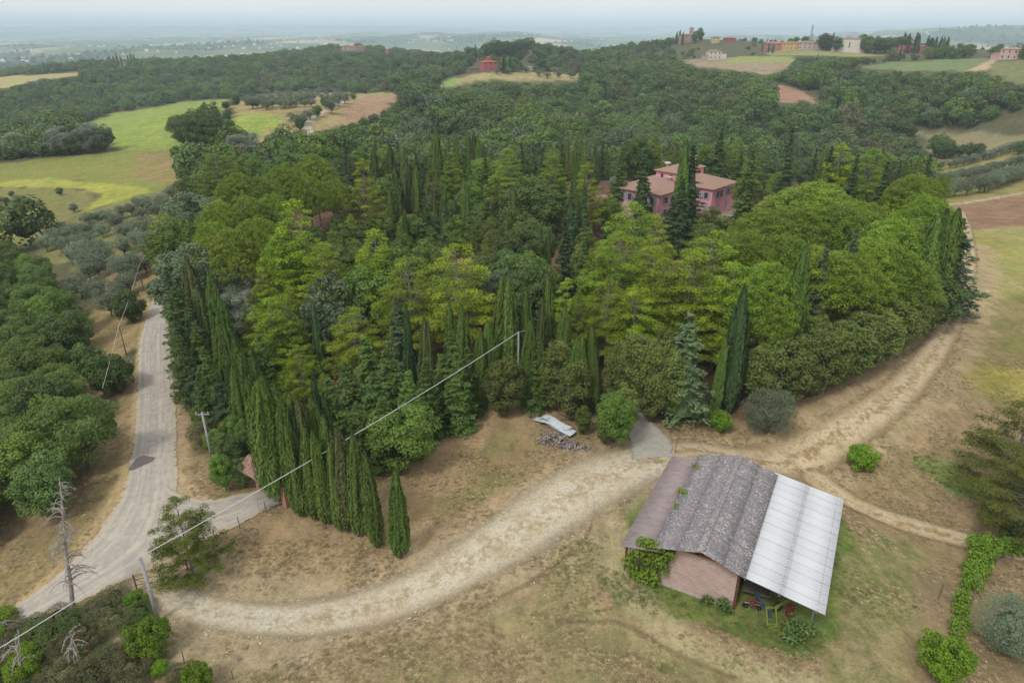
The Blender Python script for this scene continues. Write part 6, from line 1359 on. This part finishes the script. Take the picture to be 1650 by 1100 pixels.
def wood(name, r0, r1, sp, size, grow, gapn=.0):
    P = wood_points(r0, r1, sp, grow=grow); P = P[keep(P)]
    r_ = np.hypot(P[:, 0], P[:, 1]); px_ = 825+1100*P[:, 0]/(P[:, 1]*cP+35*sP); P = P[~((r_ > 800) & (r_ < 1300) & (rng.random(len(P)) < .9*ss(1000, 1150, px_+60*(fbm(P[:, 0]/60, P[:, 1]/60, 91, 2)-.5))))]
    for hx, hy in houses: P = P[np.hypot(P[:, 0]-hx, P[:, 1]-hy) > 17 + .0*hx]
    # clear the lines of sight just in front of the houses and fields
    for hx, hy in houses:
        hr = math.hypot(hx, hy); ha = math.atan2(hx, hy); r = np.hypot(P[:, 0], P[:, 1]); a = np.arctan2(P[:, 0], P[:, 1])
        P = P[~((np.abs(a-ha) < 15/hr) & (r > hr-45) & (r < hr))]
    r = np.hypot(P[:, 0], P[:, 1]); n1 = fbm(P[:, 0]/45, P[:, 1]/45, 61, 3); n2 = fbm(P[:, 0]/60, P[:, 1]/60, 63, 3)
    s = size*(.4+.55*n1+.9*rng.random(len(P))**2)*(1+grow*.6*(r-r0)/(r1-r0))
    w = np.where(n2 < .42, rng.choice([0, 1, 0, 5], len(P)), np.where(n2 < .58, rng.choice([0, 1, 2, 3], len(P)), rng.choice([2, 3, 4, 1], len(P))))
    w = np.where(rng.random(len(P)) < .03, 6, w); 
    px_ = 825+1100*P[:, 0]/(P[:, 1]*cP+35*sP); s = s*(1-ss(760, 860, r)*(.25+.3*ss(1000, 1150, px_)))
    z = H(P[:, 0], P[:, 1])-.6; r = np.hypot(P[:, 0], P[:, 1])
    for ppoly, rz_ in SIGHT:
        for f_ in range(6):
            tz = z + 9.5*s; dep = P[:, 1]*cP-(tz-CAMZ)*sP; qx = 825+1100*P[:, 0]/dep; qy = 550-1100*(P[:, 1]*sP+(tz-CAMZ)*cP)/dep
            xs_, bot_ = bottoms(ppoly); bt = np.interp(qx, xs_, bot_)
            bad = np.where((r < rz_) & (r > rz_-300) & (qx > xs_[0]-1) & (qx < xs_[-1]+1) & (qy < bt-.4))[0]
            if len(bad) == 0: break
            s[bad] *= .72
    ok = s > size*.30; P = P[ok]; s = s[ok]; w = w[ok]; z = z[ok]
    print(name, len(P)); return scatter(name, np.c_[P, z], s, w)
wood('woodland', 205, 620, 7.2, 1.12, .15)
wood('distant_woodland', 620, 1750, 8.6, 1.2, .8)
def plain():
    P = wood_points(1750, 6500, 26, grow=3.); wd = fbm(P[:, 0]/380, P[:, 1]/700, 37, 3); P = P[(wd > .5) | (rng.random(len(P)) < .05)]
    r = np.hypot(P[:, 0], P[:, 1]); s = (.8+.6*rng.random(len(P)))*(1+1.0*(r-1750)/7000); z = H(P[:, 0], P[:, 1])-1
    print('plain', len(P)); scatter('plain_woodland', np.c_[P, z], s, rng.choice([0, 1, 2], len(P)))
plain()
# dry tussocks and weeds on the open ground
tuft_src = bpy.data.collections.new('tussock_sources')
def tuft(name, mat, n, L_, W_, sp):
    lv = Leaves(); a = rng.random(n)*6.28; t = .5+rng.random(n)*sp; o_ = np.c_[np.cos(a), np.sin(a), np.zeros(n)]; d = o_*t[:, None] + [0, 0, 1.]; r0 = rng.random(n)*.22
    c = o_*r0[:, None] + unit(d)*L_*.45; lv.add(c, np.array([0, 0, 1.2])-o_*.5 + rng.normal(size=(n, 3))*.25, d, L_*(.6+.6*rng.random(n)), W_, .5+(rng.random(n)-.5)*.8)
    return bpy.data.objects.new(name, lv.mesh(name, LM[mat]))
LM['strawlight'] = leaf_mat('straw_pale', c_(172,150,112), c_(214,196,154), .3, .9); LM['strawbrown'] = leaf_mat('straw_brown', c_(134,114,80), c_(172,150,108), .3, .9); LM['grassgreen'] = leaf_mat('meadow_grass', c_(84,104,44), c_(134,144,74), .3, .9)
for nm, mt in (('tussock_0', 'strawlight'), ('tussock_1', 'strawbrown'), ('tussock_2', 'strawlight'), ('tussock_3', 'grassgreen')): tuft_src.objects.link(tuft(nm, mt, 22, .34, .06, 1.8))
def tufts(name, P, which, s0):
    global wood_src
    keep_ = wood_src; wood_src = tuft_src; z = H(P[:, 0], P[:, 1])-.02; o = scatter(name, np.c_[P, z], s0*(.6+.8*rng.random(len(P))), which); wood_src = keep_; return o
n_ = 120000; a = (rng.random(n_)-.5)*1.6; r = 26+95*rng.random(n_)**1.1; P = np.c_[np.sin(a)*r, np.cos(a)*r]
dn = fbm(P[:, 0]/4, P[:, 1]/4, 71, 3); P = P[dn > .40+.25*rng.random(len(P))]; k = np.ones(len(P), bool)
for ln_, w in track_lines: k &= ldist(ln_[::3], P[:, 0], P[:, 1]) > float(np.mean(w))*.42
for rp_ in (road_poly, drive_poly): k &= sdist(rp_, P[:, 0], P[:, 1]) < -.2
k &= ~((np.abs((P[:, 0]-16)*.879-(P[:, 1]-46)*.477) < 6.9) & (np.abs((P[:, 0]-16)*.477+(P[:, 1]-46)*.879) < 6.6))
P = P[k]; gs = fbm(P[:, 0]/7, P[:, 1]/7, 73, 2)
def inzone(nm): return sdist(zpoly[nm], P[:, 0], P[:, 1]) > 0
md = inzone('right meadow') | inzone('green tint') | inzone('pale sweep'); wh = np.where(inzone('barn grass') | inzone('green bank') | inzone('green edge') | inzone('green lawn'), rng.choice([3, 3, 3, 1], len(P)), np.where(md, rng.choice([0, 3, 1, 0], len(P)), rng.choice([0, 1, 2, 1], len(P))))
k2 = sdist(park, P[:, 0], P[:, 1]) < .5; P = P[k2]; wh = wh[k2]; tufts('dry_grass', P, wh, .42); print('tufts', len(P))
# loose stones on the pale track
stone_src = bpy.data.collections.new('stone_sources'); M_stone = simple('limestone_rubble', (.58, .53, .46), .9, .25, 6.)
for k in range(3):
    bm_v = rdir(10)*np.array([1, .8, .5]); import bmesh
    bm = bmesh.new(); [bm.verts.new(v) for v in bm_v]; bmesh.ops.convex_hull(bm, input=bm.verts); me = bpy.data.meshes.new('rubble_stone'); bm.to_mesh(me); bm.free(); me.materials.append(M_stone); stone_src.objects.link(bpy.data.objects.new(f'rubble_stone_{k}', me))
Q = []
ln_, w_ = track_lines[0]
for _ in range(2600):
    i = random.randrange(len(ln_)); Q.append(ln_[i]+np.array([random.gauss(0, 1), random.gauss(0, 1)])*w_[i]*.36)
Q = np.array(Q); kw = wood_src; wood_src = stone_src; scatter('rubble', np.c_[Q, H(Q[:, 0], Q[:, 1])+.05], .03+.09*rng.random(len(Q))**3, rng.integers(0, 3, len(Q))); wood_src = kw

# ------------------------------------------------------------------ labels for every tree
for nm, P in (('sharp end of the entrance drive', (462, 790)), ('valley hay field', (1540, 235)), ('olive hill', (860, 118)), ('bright green field', (230, 190)), ('yellow strip', (150, 315)), ('ridge barn hall', (1366, 80)), ('field behind the hollow', (540, 190)), ('road bend', (262, 430)), ('bend of the dirt track by the wood', (1535, 510)), ('tall cypress pair', (1185, 660)), ('stony villa yard', (1180, 360)), ('sandy clearing in the wood', (890, 370)), ('far hamlet', (560, 85))):
    w = hit(*P)
    if w is not None: mark(nm, w[0], w[1])
KIND = {'rshrub': ('', 'shrub'), 'cyp': ('slender dark green cypress', 'cypress'), 'cyp2': ('slender olive-green cypress', 'cypress'), 'cypb': ('slender blue-green cypress', 'cypress'), 'cypw': ('broad many-tipped cypress', 'cypress'), 'cypw2': ('broad olive cypress', 'cypress'),
 'fir': ('dark green fir', 'fir'), 'firb': ('blue-green fir', 'fir'), 'spr': ('mid-green layered spruce', 'spruce'), 'pine': ('bright yellow-green tiered pine', 'pine'), 'pineg': ('bright yellow-green rounded pine', 'pine'), 'pined': ('duller green tiered pine', 'pine'), 'pinedg': ('duller green rounded pine', 'pine'),
 'stone': ('flat-domed umbrella pine', 'umbrella pine'), 'oak': ('dark leafy broadleaf tree', 'broadleaf'), 'broad': ('fresh green broadleaf tree', 'broadleaf'), 'grey': ('grey-green leafy tree', 'broadleaf'), 'locust': ('feathery green locust tree', 'locust tree'), 'willow': ('silvery willow-like tree', 'willow'),
 'olive': ('grey-green olive tree', 'olive tree'), 'hedge': ('olive-green laurel', 'laurel'), 'shrub': ('bright green shrub', 'shrub'), 'scrub': ('dull brownish scrub bush', 'bush'), 'scrubo': ('dark scrub bush', 'bush')}
ROLE = {'entrance': 'in the entrance row', 'road': 'in the roadside wall of cypresses', 'bend': 'at the bend of the gravel road', 'park': 'in the park wood', 'fill': 'inside the park wood', 'edge': 'on the edge of the park wood', 'left': 'in the wood across the road', 'scrub': 'in the roadside scrub', 'bank': 'on the dry bank', 'grove': 'in the olive grove', 'rows': 'in the planted olive rows', 'roundclump': 'in the round field clump', 'willows': 'in the silvery field copse', 'rough': 'in the rough meadow', 'upper': 'on the upper fields', 'hollow': 'in the hollow behind the wood', 'valley': 'beside the valley field', 'hill': 'on the farmhouse hill', 'ridge': 'on the house ridge', 'farridge': 'on the far cypress ridge', 'midridge': 'on the ridge behind the farmhouse'}
ORD = ['first', 'second', 'third', 'fourth', 'fifth', 'sixth', 'seventh', 'eighth', 'ninth', 'tenth'] + ['%dth' % i for i in range(11, 21)] + ['21st', '22nd', '23rd'] + ['%dth' % i for i in range(24, 31)] + ['31st', '32nd', '33rd'] + ['%dth' % i for i in range(34, 100)]
SHORT = [(' of the park wood', ' of the wood'), ('in the roadside wall of cypresses', 'in the roadside row'), ('bright yellow-green', 'bright'), ('sharp end of the ', ''), ('bend of the dirt track by the wood', 'dirt track bend'), ('grey pole beside the field gate', 'field gate'),
 ('pale pole at the wood edge', 'pale pole'), ('sandy clearing in the wood', 'sandy clearing'), ('tall dead pine by the road', 'tall dead pine'), ('at the bend of the gravel road', 'at the road bend'), (' behind the wood', ''), ('mid-green ', ''), ('field behind the hollow', 'upper field'), ('slender ', ''), ('feathery green ', 'feathery '), ('many-tipped ', ''), ('tall dead pine', 'dead pine')]
from collections import defaultdict
grp = defaultdict(list)
for t in ALLTREES:
    if t['note']: tag(t['o'], t['note'], {'ypine': 'pine', 'obig': 'olive tree'}.get(t['key'], 'bush')); continue
    ds = sorted((math.hypot(t['x']-a, t['y']-b), nm) for nm, a, b in LANDMARKS); t['lm'] = ds[0][1]; t['d'] = ds[0][0]; grp[(t['role'], t['key'], t['lm'])].append(t)
for (role, key, lm), ts in grp.items():
    ts.sort(key=lambda t: t['d']); k, cat = KIND[key]
    for i, t in enumerate(ts):
        lab = f"{k} {ROLE[role]}, {ORD[i]} from the {lm}" if len(ts) > 1 else f"{k} {ROLE[role]}, near the {lm}"
        for o_, n_ in SHORT:
            if len(lab.split()) <= 15: break
            lab = lab.replace(o_, n_)
        tag(t['o'], lab, cat, f"{cat}s {ROLE[role]}")
print('individual trees', len(ALLTREES))
